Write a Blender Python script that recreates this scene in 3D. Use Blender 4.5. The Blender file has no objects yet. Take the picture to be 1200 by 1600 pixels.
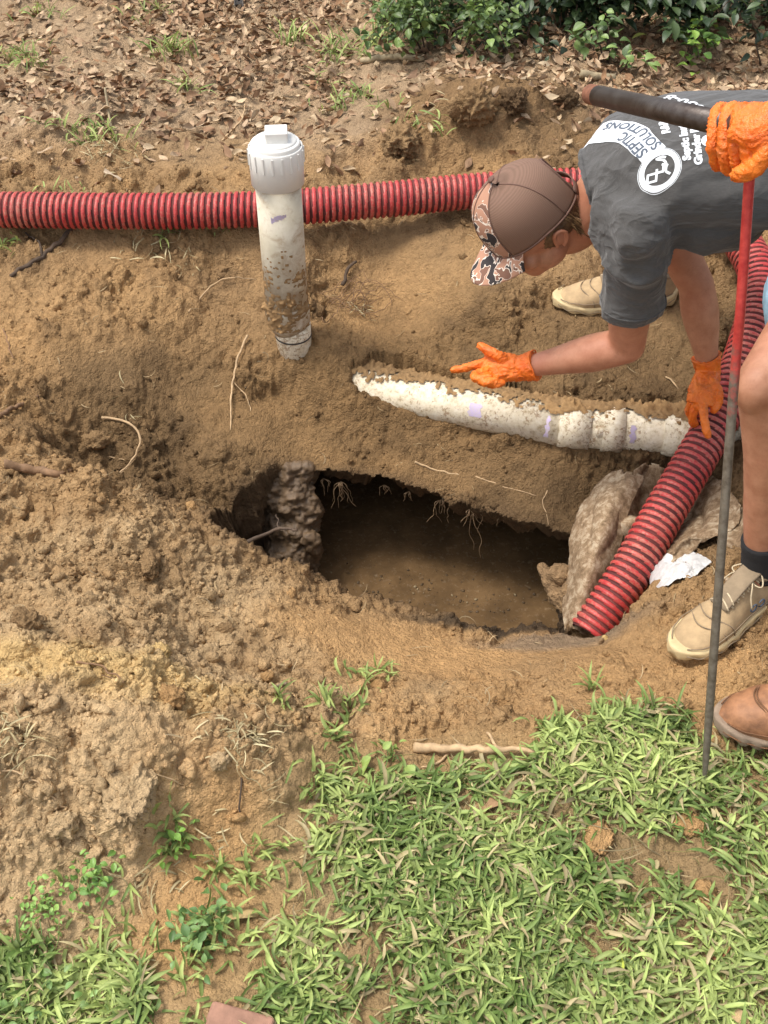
import bpy, bmesh, math, random
import numpy as np
from mathutils import Vector, Matrix, Quaternion
from mathutils.bvhtree import BVHTree

# ------------------------------------------------------------------ camera, sky, sun, exposure
SC = bpy.context.scene
COL = SC.collection
PITCH = math.radians(44.0); FPX = 1700.0; CAMH = 1.7
cam_d = bpy.data.cameras.new('camera'); cam = bpy.data.objects.new('camera', cam_d); COL.objects.link(cam)
cam_d.sensor_fit = 'VERTICAL'; cam_d.sensor_height = 32.0; cam_d.lens = 32.0*FPX/1600.0
cam_d.clip_start = 0.05; cam_d.clip_end = 500
cam.location = (0, 0, CAMH); cam.rotation_euler = (math.pi/2-PITCH, 0, 0)
SC.camera = cam
SUN_EL = math.radians(66); SUN_AZ = math.radians(-88)      # azimuth from +Y, towards -X : light from the left
W = bpy.data.worlds.new('World'); SC.world = W; W.use_nodes = True
nt = W.node_tree; bg = nt.nodes['Background']; bg.inputs['Strength'].default_value = 0.135
sky = nt.nodes.new('ShaderNodeTexSky'); sky.sky_type = 'NISHITA'; sky.sun_disc = False
sky.sun_elevation = SUN_EL; sky.sun_rotation = SUN_AZ; sky.air_density = 1.0; sky.dust_density = 3.0; sky.ozone_density = 0.6
hs = nt.nodes.new('ShaderNodeHueSaturation'); hs.inputs['Saturation'].default_value = 0.35     # overcast: the cloud deck is nearly white
nt.links.new(sky.outputs[0], hs.inputs['Color']); nt.links.new(hs.outputs[0], bg.inputs[0])
sl = bpy.data.lights.new('sun', 'SUN'); sl.energy = 1.35; sl.angle = math.radians(14); sl.color = (1.0, 0.95, 0.86)
so = bpy.data.objects.new('sun', sl); COL.objects.link(so); so.location = (-4, 2, 8)
sd = Vector((math.cos(SUN_EL)*math.sin(SUN_AZ), math.cos(SUN_EL)*math.cos(SUN_AZ), math.sin(SUN_EL)))
so.rotation_euler = sd.to_track_quat('Z', 'Y').to_euler()
SC.view_settings.view_transform = 'Standard'; SC.view_settings.look = 'None'
SC.view_settings.exposure = 1.08; SC.view_settings.gamma = 1.0; SC.view_settings.use_curve_mapping = False

# ------------------------------------------------------------------ helpers
rng = np.random.default_rng(7); random.seed(7)
CP, SP = math.cos(PITCH), math.sin(PITCH)
def A3(*a): return np.array(a, float)
def ray(px, py):
    t = (py-800.0)/FPX; s = (px-600.0)/FPX
    return A3(s, CP-t*SP, -(SP+t*CP))
CAM = A3(0, 0, CAMH)
def G(px, py, z):                       # point of the sight line at height z
    r = ray(px, py); return CAM + r*((z-CAMH)/r[2])
def P(px, py, d):                       # point of the sight line at distance d along the axis
    return CAM + ray(px, py)*d
def lin(r, g, b):
    f = lambda c: (c/255/12.92 if c/255 <= 0.04045 else ((c/255+0.055)/1.055)**2.4)
    return A3(f(r), f(g), f(b))
def unit(v): v = np.asarray(v, float); return v/max(1e-9, np.linalg.norm(v))

def hsh(ix, iy, iz, seed):
    h = (ix.astype(np.int64)*374761393 + iy.astype(np.int64)*668265263 + iz.astype(np.int64)*2147483647 + seed*974634777) & 0xffffffff
    h = ((h ^ (h >> 13))*1274126177) & 0xffffffff
    h = ((h ^ (h >> 16))*2246822519) & 0xffffffff
    return ((h ^ (h >> 15)) & 0xffffff)/float(0xffffff)
def vn(x, y, z=None, seed=0):
    x = np.asarray(x, float); y = np.asarray(y, float); z = np.zeros_like(x) if z is None else np.asarray(z, float)
    ix, iy, iz = np.floor(x), np.floor(y), np.floor(z)
    fx, fy, fz = x-ix, y-iy, z-iz
    u, v, w = fx*fx*(3-2*fx), fy*fy*(3-2*fy), fz*fz*(3-2*fz)
    r = 0
    flat = not np.any(z)
    for k in ((0,) if flat else (0, 1)):
        a = hsh(ix, iy, iz+k, seed); b = hsh(ix+1, iy, iz+k, seed); c = hsh(ix, iy+1, iz+k, seed); d = hsh(ix+1, iy+1, iz+k, seed)
        q = (a*(1-u)+b*u)*(1-v) + (c*(1-u)+d*u)*v
        r = r + q*(1 if flat else ((1-w) if k == 0 else w))
    return r*2-1
def fbm(x, y, z=None, f=1.0, o=4, seed=0, g=0.5):
    r = 0; a = 1; s = 0
    for k in range(o):
        r = r + a*vn(x*f, y*f, None if z is None else z*f, seed+k*17); s += a; a *= g; f *= 2.03
    return r/s
def bumps(x, y, cell, seed, keep=1.0):          # rounded lumps, one per cell at most
    gx, gy = x/cell, y/cell; ix, iy = np.floor(gx), np.floor(gy); out = np.zeros_like(gx)
    for i in (-1, 0, 1):
        for j in (-1, 0, 1):
            cx, cy = ix+i, iy+j; zz = np.zeros_like(cx)
            a = hsh(cx, cy, zz, seed); b = hsh(cx, cy, zz+1, seed); c = hsh(cx, cy, zz+2, seed); e = hsh(cx, cy, zz+3, seed)
            an = hsh(cx, cy, zz+4, seed)*3.14; ca, sa = np.cos(an), np.sin(an)
            dx, dy = gx-(cx+a), gy-(cy+b)
            rx = 0.28+0.42*c*c
            d2 = ((dx*ca+dy*sa)**2 + 1.7*(dy*ca-dx*sa)**2)/(rx*rx)
            h = np.sqrt(np.clip(1-d2, 0, 1))*rx*(e < keep)
            out = np.maximum(out, h)
    return out*cell
def inpoly(x, y, poly):
    r = np.zeros(np.shape(x), bool); n = len(poly)
    for i in range(n):
        x1, y1 = poly[i]; x2, y2 = poly[(i+1) % n]
        c = ((y1 > y) != (y2 > y)); xx = (x2-x1)*(y-y1)/((y2-y1) if y2 != y1 else 1e-9)+x1
        r ^= c & (x < xx)
    return r

# ------------------------------------------------------------------ materials
MATS = {}
def nodes(name):
    m = bpy.data.materials.new(name); m.use_nodes = True; t = m.node_tree; b = t.nodes['Principled BSDF']
    MATS[name] = m; return m, t, b
def mth(t, op, a, b=None, c=None, clamp=False):
    n = t.nodes.new('ShaderNodeMath'); n.operation = op; n.use_clamp = clamp
    for i, v in enumerate((a, b, c)):
        if v is None: continue
        if isinstance(v, (int, float)): n.inputs[i].default_value = v
        else: t.links.new(v, n.inputs[i])
    return n.outputs[0]
def noise(t, scale, detail=4, rough=0.6, vec=None, dist=0.0):
    n = t.nodes.new('ShaderNodeTexNoise'); n.inputs['Scale'].default_value = scale; n.inputs['Detail'].default_value = detail
    n.inputs['Roughness'].default_value = rough; n.inputs['Distortion'].default_value = dist
    if vec is not None: t.links.new(vec, n.inputs['Vector'])
    return n.outputs[0]
def objco(t):
    n = t.nodes.new('ShaderNodeTexCoord'); return n.outputs['Object']
def ramp(t, fac, stops, interp='LINEAR'):
    n = t.nodes.new('ShaderNodeValToRGB'); t.links.new(fac, n.inputs[0]); cr = n.color_ramp; cr.interpolation = interp
    while len(cr.elements) < len(stops): cr.elements.new(0.5)
    for e, (p, c) in zip(cr.elements, stops): e.position = p; e.color = (c[0], c[1], c[2], 1)
    return n.outputs[0]
def mix(t, fac, a, b, mode='MIX'):
    n = t.nodes.new('ShaderNodeMix'); n.data_type = 'RGBA'; n.blend_type = mode
    for idx, v in ((0, fac), (6, a), (7, b)):
        if isinstance(v, (int, float)): n.inputs[idx].default_value = v
        elif isinstance(v, (tuple, list, np.ndarray)): n.inputs[idx].default_value = (v[0], v[1], v[2], 1)
        else: t.links.new(v, n.inputs[idx])
    return n.outputs[2]
def bump(t, b, h, dist=0.002, strength=1.0):
    n = t.nodes.new('ShaderNodeBump'); n.inputs['Distance'].default_value = dist; n.inputs['Strength'].default_value = strength
    t.links.new(h, n.inputs['Height']); t.links.new(n.outputs[0], b.inputs['Normal']); return n
def simple(name, col, rough=0.7, var=0.25, vs=40, bd=0.001, bs=120, metal=0.0, spec=0.5, dark=None, sss=0.0, coat=0.0):
    m, t, b = nodes(name); co = objco(t)
    n1 = noise(t, vs, 5, 0.6, co)
    dk = tuple(np.asarray(col)*(1-var)) if dark is None else dark; lt = tuple(np.minimum(0.95, np.asarray(col)*(1+var*0.6)))
    t.links.new(ramp(t, n1, [(0.3, dk), (0.7, lt)]), b.inputs['Base Color'])
    b.inputs['Roughness'].default_value = rough; b.inputs['Metallic'].default_value = metal; b.inputs['Specular IOR Level'].default_value = spec
    if sss: b.inputs['Subsurface Weight'].default_value = sss; b.inputs['Subsurface Radius'].default_value = (0.02, 0.006, 0.003); b.inputs['Subsurface Scale'].default_value = 0.4
    if coat: b.inputs['Coat Weight'].default_value = coat
    if bd: bump(t, b, noise(t, bs, 4, 0.6, co), bd)
    return m
def attrmat(name, rough=0.9, bd=0.002, bs=200, var=0.25, spec=0.3, trans=0.0, vs=60):
    m, t, b = nodes(name); co = objco(t)
    a = t.nodes.new('ShaderNodeAttribute'); a.attribute_name = 'Col'
    f = ramp(t, noise(t, vs, 6, 0.65, co), [(0.25, (1-var,)*3), (0.75, (1+var,)*3)])
    c = mix(t, 1.0, a.outputs[0], f, 'MULTIPLY')
    t.links.new(c, b.inputs['Base Color']); b.inputs['Roughness'].default_value = rough; b.inputs['Specular IOR Level'].default_value = spec
    if trans:
        tr = t.nodes.new('ShaderNodeBsdfTranslucent'); t.links.new(c, tr.inputs[0]); ms = t.nodes.new('ShaderNodeMixShader'); ms.inputs[0].default_value = trans
        t.links.new(b.outputs[0], ms.inputs[1]); t.links.new(tr.outputs[0], ms.inputs[2]); t.links.new(ms.outputs[0], t.nodes['Material Output'].inputs[0])
    if bd: bump(t, b, noise(t, bs, 6, 0.7, co), bd)
    return m

# ------------------------------------------------------------------ mesh building
def mesh(name, V, F, cols=None, smooth=True, midx=None):
    """F: (n,3) or (n,4) array, or a list of such arrays"""
    V = np.asarray(V, np.float32); Fs = F if isinstance(F, list) else [F]
    Fs = [np.asarray(f, np.int32) for f in Fs if len(f)]
    me = bpy.data.meshes.new(name); me.vertices.add(len(V)); me.vertices.foreach_set('co', V.ravel())
    nl = sum(f.size for f in Fs); nf = sum(len(f) for f in Fs)
    me.loops.add(nl); me.loops.foreach_set('vertex_index', np.concatenate([f.ravel() for f in Fs]))
    me.polygons.add(nf); tot = np.concatenate([np.full(len(f), f.shape[1], np.int32) for f in Fs]); st = np.zeros(nf, np.int32); st[1:] = np.cumsum(tot)[:-1]
    me.polygons.foreach_set('loop_start', st); me.polygons.foreach_set('use_smooth', np.full(nf, smooth, bool))
    if midx is not None: me.polygons.foreach_set('material_index', np.asarray(midx, np.int32))
    me.update(calc_edges=True); me.validate()
    if cols is not None:
        at = me.color_attributes.new('Col', 'FLOAT_COLOR', 'POINT'); c = np.ones((len(V), 4), np.float32); c[:, :3] = cols; at.data.foreach_set('color', c.ravel())
    return me
def link(name, me, mats=None, parent=None, origin=None):
    o = bpy.data.objects.new(name, me); COL.objects.link(o)
    if mats is not None:
        for m in (mats if isinstance(mats, (list, tuple)) else [mats]): me.materials.append(MATS[m] if isinstance(m, str) else m)
    if parent is not None:
        o.parent = parent
        if me is not None and origin is None: o.matrix_parent_inverse = Matrix.Translation(-Vector(parent.location))
    return o
def tag(o, label=None, cat=None, group=None, kind=None):
    if label: o['label'] = label
    if cat: o['category'] = cat
    if group: o['group'] = group
    if kind: o['kind'] = kind
    return o
def thing(name, label, cat, loc=(0, 0, 0), group=None):
    o = bpy.data.objects.new(name, None); COL.objects.link(o); o.location = tuple(loc); o.empty_display_size = 0.05
    return tag(o, label, cat, group)
def cat(parts):                                   # join (V,F) lists, quads/tris kept apart
    Vs, Q, T, n = [], [], [], 0
    for V, F in parts:
        Vs.append(V)
        for f in (F if isinstance(F, list) else [F]):
            f = np.asarray(f)
            if len(f) == 0: continue
            (Q if f.shape[1] == 4 else T).append(f+n)
        n += len(V)
    out = []
    if Q: out.append(np.concatenate(Q))
    if T: out.append(np.concatenate(T))
    return np.concatenate(Vs), out
def cr(pts, m, closed=False):                     # Catmull-Rom through rows
    p = np.asarray(pts, float); n = len(p)
    if n == 2: return p[0]+(p[1]-p[0])*np.linspace(0, 1, m)[:, None]
    e = np.vstack([2*p[0]-p[1], p, 2*p[-1]-p[-2]]); t = np.linspace(0, n-1-1e-9, m); i = np.floor(t).astype(int); f = (t-i)[:, None]
    a, b, c, d = e[i], e[i+1], e[i+2], e[i+3]
    return 0.5*((2*b)+(-a+c)*f+(2*a-5*b+4*c-d)*f**2+(-a+3*b-3*c+d)*f**3)
def resample(pts, step):
    p = cr(pts, 400); s = np.r_[0, np.cumsum(np.linalg.norm(np.diff(p, axis=0), axis=1))]; n = max(2, int(s[-1]/step)+1)
    q = np.linspace(0, s[-1], n); return np.stack([np.interp(q, s, p[:, k]) for k in range(p.shape[1])], 1), q
def frames(C, up=None):
    T = np.gradient(C, axis=0); T /= np.maximum(1e-9, np.linalg.norm(T, axis=1))[:, None]
    if up is not None:
        u = np.asarray(up, float)[None]; N = u-(T@np.asarray(up, float))[:, None]*T; N /= np.maximum(1e-9, np.linalg.norm(N, axis=1))[:, None]
    else:
        N = np.zeros_like(C); a = A3(0, 0, 1) if abs(T[0][2]) < 0.9 else A3(1, 0, 0); v = unit(a-T[0]*(a@T[0])); N[0] = v
        for i in range(1, len(C)): v = unit(v-T[i]*(v@T[i])); N[i] = v
    return T, N, np.cross(T, N)
def tube(C, r, n=14, up=None, caps=True, rb=None, pw=1.0):
    C = np.asarray(C, float); m = len(C); r = np.broadcast_to(np.asarray(r, float), (m,)); rb = r if rb is None else np.broadcast_to(np.asarray(rb, float), (m,))
    T, N, B = frames(C, up); a = np.linspace(0, 2*math.pi, n, endpoint=False); ca, sa = np.cos(a), np.sin(a)
    if pw != 1: ca, sa = np.sign(ca)*np.abs(ca)**pw, np.sign(sa)*np.abs(sa)**pw
    V = (C[:, None]+N[:, None]*(r[:, None]*ca)[..., None]+B[:, None]*(rb[:, None]*sa)[..., None]).reshape(-1, 3)
    i = np.arange(m-1)[:, None]*n; j = np.arange(n)[None]; k = (j+1) % n
    F = [np.stack([i+j, i+k, i+n+k, i+n+j], -1).reshape(-1, 4)]
    if caps:
        V = np.vstack([V, C[0], C[-1]]); j = np.arange(n); k = (j+1) % n
        F.append(np.vstack([np.stack([np.full(n, m*n), k, j], 1), np.stack([np.full(n, m*n+1), (m-1)*n+j, (m-1)*n+k], 1)]))
    return V, F
def ball(c, r, R=None, nu=20, nv=12):
    r = np.broadcast_to(np.asarray(r, float), (3,)); th = np.linspace(0, math.pi, nv+1)[1:-1]; ph = np.linspace(0, 2*math.pi, nu, endpoint=False)
    V = np.stack([np.outer(np.sin(th), np.cos(ph)), np.outer(np.sin(th), np.sin(ph)), np.outer(np.cos(th), np.ones(nu))], -1).reshape(-1, 3)
    V = np.vstack([V, [0, 0, 1], [0, 0, -1]])*r
    if R is not None: V = V@np.asarray(R)          # rows of R are the local axes in the world
    m = nv-1; i = np.arange(m-1)[:, None]*nu; j = np.arange(nu)[None]; k = (j+1) % nu
    F = [np.stack([i+j, i+nu+j, i+nu+k, i+k], -1).reshape(-1, 4)]; j = np.arange(nu); k = (j+1) % nu
    F.append(np.vstack([np.stack([np.full(nu, m*nu), j, k], 1), np.stack([np.full(nu, m*nu+1), (m-1)*nu+k, (m-1)*nu+j], 1)]))
    return V+np.asarray(c, float), F
def limb(pts, rs, n=18, up=None, ends=True):      # tapered round limb with ball ends
    pts = np.asarray(pts, float); q = cr(np.hstack([pts, np.asarray(rs, float)[:, None]]), 6*len(pts))
    out = [tube(q[:, :3], q[:, 3], n, up)]
    if ends: out += [ball(q[0, :3], q[0, 3]*0.985), ball(q[-1, :3], q[-1, 3]*0.985)]
    return out
def box(c, s, R=None):
    V = np.array([[x, y, z] for x in (-.5, .5) for y in (-.5, .5) for z in (-.5, .5)])*np.asarray(s)
    if R is not None: V = V@np.asarray(R)
    return V+np.asarray(c), np.array([[0, 1, 3, 2], [4, 6, 7, 5], [0, 4, 5, 1], [2, 3, 7, 6], [0, 2, 6, 4], [1, 5, 7, 3]])
def grid(nu, nv, off=0):
    i = np.arange(nv-1)[:, None]*nu; j = np.arange(nu-1)[None]
    return np.stack([i+j, i+j+1, i+nu+j+1, i+nu+j], -1).reshape(-1, 4)+off
def modded(me, mods):
    o = bpy.data.objects.new('tmp', me); COL.objects.link(o)
    for ty, kw in mods:
        md = o.modifiers.new(ty, ty)
        for k, v in kw.items(): setattr(md, k, v)
    dg = bpy.context.evaluated_depsgraph_get(); r = bpy.data.meshes.new_from_object(o.evaluated_get(dg))
    bpy.data.objects.remove(o); bpy.data.meshes.remove(me); return r
def vdata(me):
    n = len(me.vertices); v = np.empty(n*3, np.float32); me.vertices.foreach_get('co', v); nn = np.empty(n*3, np.float32)
    me.vertices.foreach_get('normal', nn); return v.reshape(-1, 3).astype(float), nn.reshape(-1, 3).astype(float)
def setco(me, v): me.vertices.foreach_set('co', v.astype(np.float32).ravel()); me.update()
def organic(name, parts, voxel, smooth=6, fac=0.5):
    V, F = cat(parts); me = modded(mesh(name, V, F), [('REMESH', dict(mode='VOXEL', voxel_size=voxel, use_smooth_shade=True)), ('SMOOTH', dict(factor=fac, iterations=smooth))])
    me.name = name; return me
def cutfaces(me, test):                           # drop the faces whose centre passes the test
    bm = bmesh.new(); bm.from_mesh(me); kill = [f for f in bm.faces if test(f.calc_center_median())]
    bmesh.ops.delete(bm, geom=kill, context='FACES'); bm.to_mesh(me); bm.free(); return me
def bvh_of(me):
    v, _ = vdata(me); return BVHTree.FromPolygons([Vector(p) for p in v], [tuple(p.vertices) for p in me.polygons])
# ------------------------------------------------------------------ ground
HOLE_PX = [(318,822,-.20),(345,793,-.23),(385,765,-.25),(425,745,-.27),(470,738,-.28),(500,748,-.285),(560,752,-.29),(620,765,-.30),(700,785,-.30),(780,808,-.30),(893,838,-.30),
           (905,890,-.31),(905,950,-.29),(885,978,-.28),(840,984,-.29),(750,976,-.28),(640,948,-.26),(560,925,-.225),(500,896,-.19),(430,868,-.15),(360,846,-.11)]
HOLE = np.array([G(*p)[:2] for p in HOLE_PX])
CT = [(0,0,.14),(300,0,.12),(600,0,.12),(900,0,.15),(1200,0,.15),(0,150,.12),(300,150,.12),(560,150,.12),(740,170,.22),(900,190,.16),(1100,150,.13),(-300,150,.12),(1500,150,.12),
 (0,240,.12),(200,250,.09),(330,240,.10),(560,240,.13),(620,225,.17),(700,240,.14),(840,220,.16),
 (-300,350,.1),(0,345,.10),(200,345,.10),(430,345,.10),(620,330,.09),(760,320,.10),(900,310,.10),(1100,320,.10),(1500,320,.1),
 (0,430,.05),(100,420,.035),(300,420,.02),(250,500,-.03),(450,500,-.05),(450,560,-.075),(420,545,-.07),(490,560,-.075),(600,400,.02),(700,420,.03),(600,500,-.06),(700,500,-.03),(800,480,0),(950,490,0),(1100,450,.02),(1150,520,.0),
 (900,575,-.06),(1000,600,-.08),(1050,620,-.10),(750,560,-.07),(0,550,0),(100,560,-.03),(200,600,-.08),(300,620,-.15),(400,650,-.18),(520,640,-.17),(450,600,-.14),
 (600,590,-.10),(650,585,-.09),(800,608,-.09),(950,640,-.09),(1060,645,-.1),(600,660,-.19),(700,695,-.215),(800,715,-.21),(900,720,-.19),(1000,720,-.17),(600,720,-.24),(700,740,-.26),(850,765,-.25),(950,770,-.25),
 (300,750,-.22),(350,720,-.2),(400,735,-.235),(480,715,-.25),(330,780,-.24),(0,690,.04),(60,712,.04),(120,748,.035),(200,795,.025),(280,838,-.015),(340,856,-.06),(130,670,-.13),(200,712,-.19),(255,752,-.225),(300,790,-.235),(60,640,-.06),
 (1100,730,-.18),(1050,800,-.22),(1000,860,-.24),(950,930,-.24),(1150,700,-.08),(1200,700,-.04),
 (200,880,.03),(300,940,-.03),(400,960,-.08),(500,980,-.13),(600,1010,-.16),(700,1030,-.17),(800,1030,-.175),(900,1020,-.17),(960,990,-.19),(1000,1030,-.09),(1100,1020,-.05),(1000,960,-.13),(1050,920,-.10),(1100,900,-.08),(1150,850,-.08),(1200,1000,-.03),(1200,850,-.03),(1100,1100,-.02),(1500,900,0),(1500,600,.02),
 (0,800,.05),(100,830,.03),(0,900,.12),(100,940,.12),(200,960,.10),(0,1020,.19),(100,1030,.20),(240,1030,.165),(320,1080,.13),(400,1130,.10),(150,1150,.19),(0,1150,.2),(250,1200,.13),(400,1200,.08),(350,1130,.13),(500,1150,.03),(450,1270,.02),(250,1300,.05),(100,1330,.06),(0,1400,.05),(200,1420,.015),(0,1520,0),(200,1550,0),(400,1400,0),(330,1340,.01),
 (-300,700,.08),(-300,900,.18),(-300,1100,.25),(-300,1300,.12),(300,1030,.05),(350,1050,.02),
 (600,1090,-.08),(700,1090,-.075),(800,1090,-.06),(600,1150,-.02),(800,1165,-.01),(550,1200,0),(900,1110,-.02),(1000,1090,-.02),(600,1300,0),(900,1300,0),(1200,1300,0),(600,1590,0),(900,1590,0),(1200,1590,0),(1050,1200,0),(1500,1300,0),(300,1590,0)]
CW = np.array([G(*p) for p in CT])
def tps_fit(X, z, lam=2e-4):
    d = np.linalg.norm(X[:, None]-X[None], axis=2); K = d*d*np.log(d+1e-9); n = len(X); Pm = np.c_[np.ones(n), X]
    A = np.zeros((n+3, n+3)); A[:n, :n] = K+lam*np.eye(n); A[:n, n:] = Pm; A[n:, :n] = Pm.T
    return np.linalg.solve(A, np.r_[z, 0, 0, 0])
TW = tps_fit(CW[:, :2], CW[:, 2])
def base_h(x, y):
    sh = np.shape(x); x = np.ravel(x); y = np.ravel(y); out = np.empty(len(x))
    for i in range(0, len(x), 40000):
        X = np.c_[x[i:i+40000], y[i:i+40000]]; d2 = (X[:, :1]-CW[None, :, 0])**2+(X[:, 1:]-CW[None, :, 1])**2
        out[i:i+40000] = (0.5*d2*np.log(d2+1e-12))@TW[:-3]+TW[-3]+X@TW[-2:]
    return np.clip(out, -.45, .3).reshape(sh)
def spot(x, y, px, py, z, rx, ry=None, soft=0.35, seed=0, wob=0.35):       # soft-edged patch on the ground, size in metres
    ry = rx if ry is None else ry; c = G(px, py, z)
    d = np.sqrt(((x-c[0])/rx)**2+((y-c[1])/ry)**2)+wob*fbm(x, y, f=9, o=3, seed=seed+50)
    return np.clip((1+soft-d)/(2*soft), 0, 1)
NY, ND, NO = 840, 600, 14
yy = [0.42]
while len(yy) < NY: yy.append(yy[-1]+(0.0017+0.0021*yy[-1]))
YR = np.array(yy)*1.0; YR = 0.42+(YR-0.42)*(5.3-0.42)/(YR[-1]-0.42)
so_ = 1+np.cumsum(np.linspace(0.012, 0.33, NO)); US = np.r_[-so_[::-1], np.linspace(-1, 1, ND), so_]; NX = len(US)
WY = 0.5+0.335*YR
GX = US[None]*WY[:, None]; GY = np.repeat(YR[:, None], NX, 1)
H0 = base_h(GX[::6, ::3], GY[::6, ::3])
def up(Hc):                                             # coarse spline sheet to the full grid
    r = np.arange(0, NY, 6); c = np.arange(0, NX, 3)
    a = np.stack([np.interp(np.arange(NY), r, Hc[:, k]) for k in range(Hc.shape[1])], 1)
    return np.stack([np.interp(np.arange(NX), c, a[k]) for k in range(NY)], 0)
H0 = up(H0)
x, y = GX, GY
edge = np.clip((3.4-np.abs(x))/1.0, 0, 1); H0 = H0*edge
far = np.clip((y-3.15)/0.25, 0, 1)                      # leaf-littered forest edge
lawn_m = np.clip((1.22+0.06*vn(x*6, y*6, seed=3)-y)/0.08, 0, 1)*np.clip((x+0.28-0.35*(y-.9))/0.12, 0, 1)
smooth = np.zeros_like(x)
for s in [(620,1000,-.16,.28,.10),(850,1015,-.17,.22,.08),(345,1400,.0,.13,.16),(230,545,-.05,.08,.07),(390,660,-.17,.12,.09),(700,440,.0,.22,.14),(640,480,-.04,.16,.12),(430,400,.03,.12,.08),(1000,510,-.02,.25,.10),(860,770,-.25,.16,.06),(330,250,.1,.2,.1),(640,390,.02,.15,.08),(1010,560,-.05,.12,.1),(150,400,.04,.15,.06),(460,705,-.24,.16,.05),(300,600,-.1,.12,.08),(150,560,-.03,.12,.06),(900,565,-.06,.25,.05),(740,745,-.26,.22,.04),(1000,900,-.15,.1,.08)]:
    smooth = np.maximum(smooth, spot(x, y, s[0], s[1], s[2], s[3], s[4], seed=int(s[0])))
heap = np.clip(spot(x, y, 120, 1100, .17, .62, .42, seed=4)+spot(x, y, 60, 900, .1, .5, .3, seed=5), 0, 1)
rough = (1-0.22*heap)*(1-0.85*smooth)*(1-0.75*lawn_m)*(1-0.45*far)
wx = x+0.02*vn(x*11, y*11, seed=31); wy = y+0.02*vn(x*11, y*11, seed=32)
D = 0.030*fbm(wx, wy, f=4.5, o=3, seed=1)*(1-.7*lawn_m)
def billow(f, sd): return np.abs(vn(wx*f, wy*f, seed=sd))
lum = 0.55+0.9*np.clip(fbm(x, y, f=5, o=2, seed=55)*1.6+.5, 0, 1)
D += rough*lum*(.030*(billow(9, 101)-.35)+.018*(billow(19, 102)-.35))
D += rough*lum*(0.30*bumps(wx, wy, .075, 11, .3) + 0.35*bumps(wx+7, wy, .040, 12, .4)*(0.6+0.5*heap))
# big clods and hand-cut steps of the dug sand
for (px, py, z, r, h) in [(740,175,.2,.12,.05),(800,170,.18,.12,.04),(620,235,.16,.11,.03),(255,490,-.04,.10,.05),(560,270,.1,.10,-.05),(150,170,.12,.12,.04),(230,290,.09,.10,-.04),(60,230,.11,.12,.05),
                          (130,710,-.1,.10,-.05),(400,1150,.1,.10,.05),(200,1190,.17,.09,.04),(235,965,.1,.06,.03),(290,960,.02,.07,-.03),(470,330,.1,.08,-.04),(700,215,.16,.10,.05),(1010,420,.02,.1,.03),(1080,780,-.2,.08,-.03),(770,480,-.02,.1,.03),(520,450,-.03,.08,-.03)]:
    c = G(px, py, z); d = np.sqrt((x-c[0])**2+(y-c[1])**2)/r+0.28*fbm(x, y, f=16, o=3, seed=px)
    D += h*np.clip(1.15-d, 0, 1)**0.6*(np.clip(1.15-d, 0, .25)*4)*1.0
slope_edge = np.clip(1-np.abs(y-(2.62+0.12*vn(x*3, x*0+1, seed=77)))/0.03, 0, 1)*(x < .35)*(x > -.9); D -= 0.012*slope_edge*rough
D *= np.clip(0.3+edge, 0, 1)
# pipes and hose bed themselves
HZ = H0+D
PA, PB, PC = G(530,597,-.174), G(880,664,-.13), G(1085,680,-.13); PR = .057
def segd(x, y, a, b):
    a, b = a[:2], b[:2]; v = b-a; t = np.clip(((x-a[0])*v[0]+(y-a[1])*v[1])/(v@v), 0, 1); return np.hypot(x-a[0]-t*v[0], y-a[1]-t*v[1]), (x-a[0])*v[1]-(y-a[1])*v[0], t
for a, b in ((PA+(PB-PA)*.19, PB), (PB, PC)):
    d, side, t = segd(x, y, a, b); zz = a[2]+t*(b[2]-a[2])
    HZ = np.where((d < np.where(side > 0, .080, .050)), np.minimum(HZ, zz-0.02+0.9*np.clip(d-.045, 0, 1)+.12*np.clip(.25-t, 0, 1)*(a[0] < PB[0]-.01)), HZ)
HOSE_PX = [(-260,330,.155),(0,328,.155),(200,330,.155),(400,327,.155),(600,312,.16),(760,297,.165),(920,290,.17),(1040,297,.17),(1120,335,.155),(1165,388,.14),(1187,450,.115),(1168,540,.06),(1130,640,-.01),(1094,705,-.055),(1038,800,-.125),(981,900,-.20),(920,992,-.285)]
HOSE = np.array([G(*p) for p in HOSE_PX]); HR = .0515
for a, b in zip(HOSE[:-1], HOSE[1:]):
    d, _, t = segd(x, y, a, b); zz = a[2]+t*(b[2]-a[2])
    HZ = np.where(d < .07, np.minimum(HZ, zz-.035+.6*np.clip(d-.03, 0, 1)), HZ)
for (a, b, w, zt) in [((.47,2.55),(.78,2.57),.05,-.002),((.55,1.50),(.86,1.60),.06,-.075),((.6,1.16),(.92,1.18),.06,-.03)]:   # flattened under the boots
    d, _, t = segd(x, y, np.array(a), np.array(b)); HZ = np.where(d < w+.03, HZ*(1-np.clip((w+.03-d)/.03, 0, 1))+np.minimum(HZ, zt)*np.clip((w+.03-d)/.03, 0, 1), HZ)
rim_d = np.full_like(x, 9.)
for i in range(len(HOLE)):
    d, _, t = segd(x, y, HOLE[i], HOLE[(i+1) % len(HOLE)]); rim_d = np.minimum(rim_d, d)
def ground_z(px, py):
    px = np.atleast_1d(np.asarray(px, float)); py = np.atleast_1d(np.asarray(py, float))
    v = np.interp(py, YR, np.arange(NY)); w = 0.5+0.335*py; u = np.interp(px/w, US, np.arange(NX))
    v0 = np.clip(v.astype(int), 0, NY-2); u0 = np.clip(u.astype(int), 0, NX-2); fv, fu = v-v0, u-u0
    return (HZ[v0, u0]*(1-fu)+HZ[v0, u0+1]*fu)*(1-fv)+(HZ[v0+1, u0]*(1-fu)+HZ[v0+1, u0+1]*fu)*fv
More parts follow.
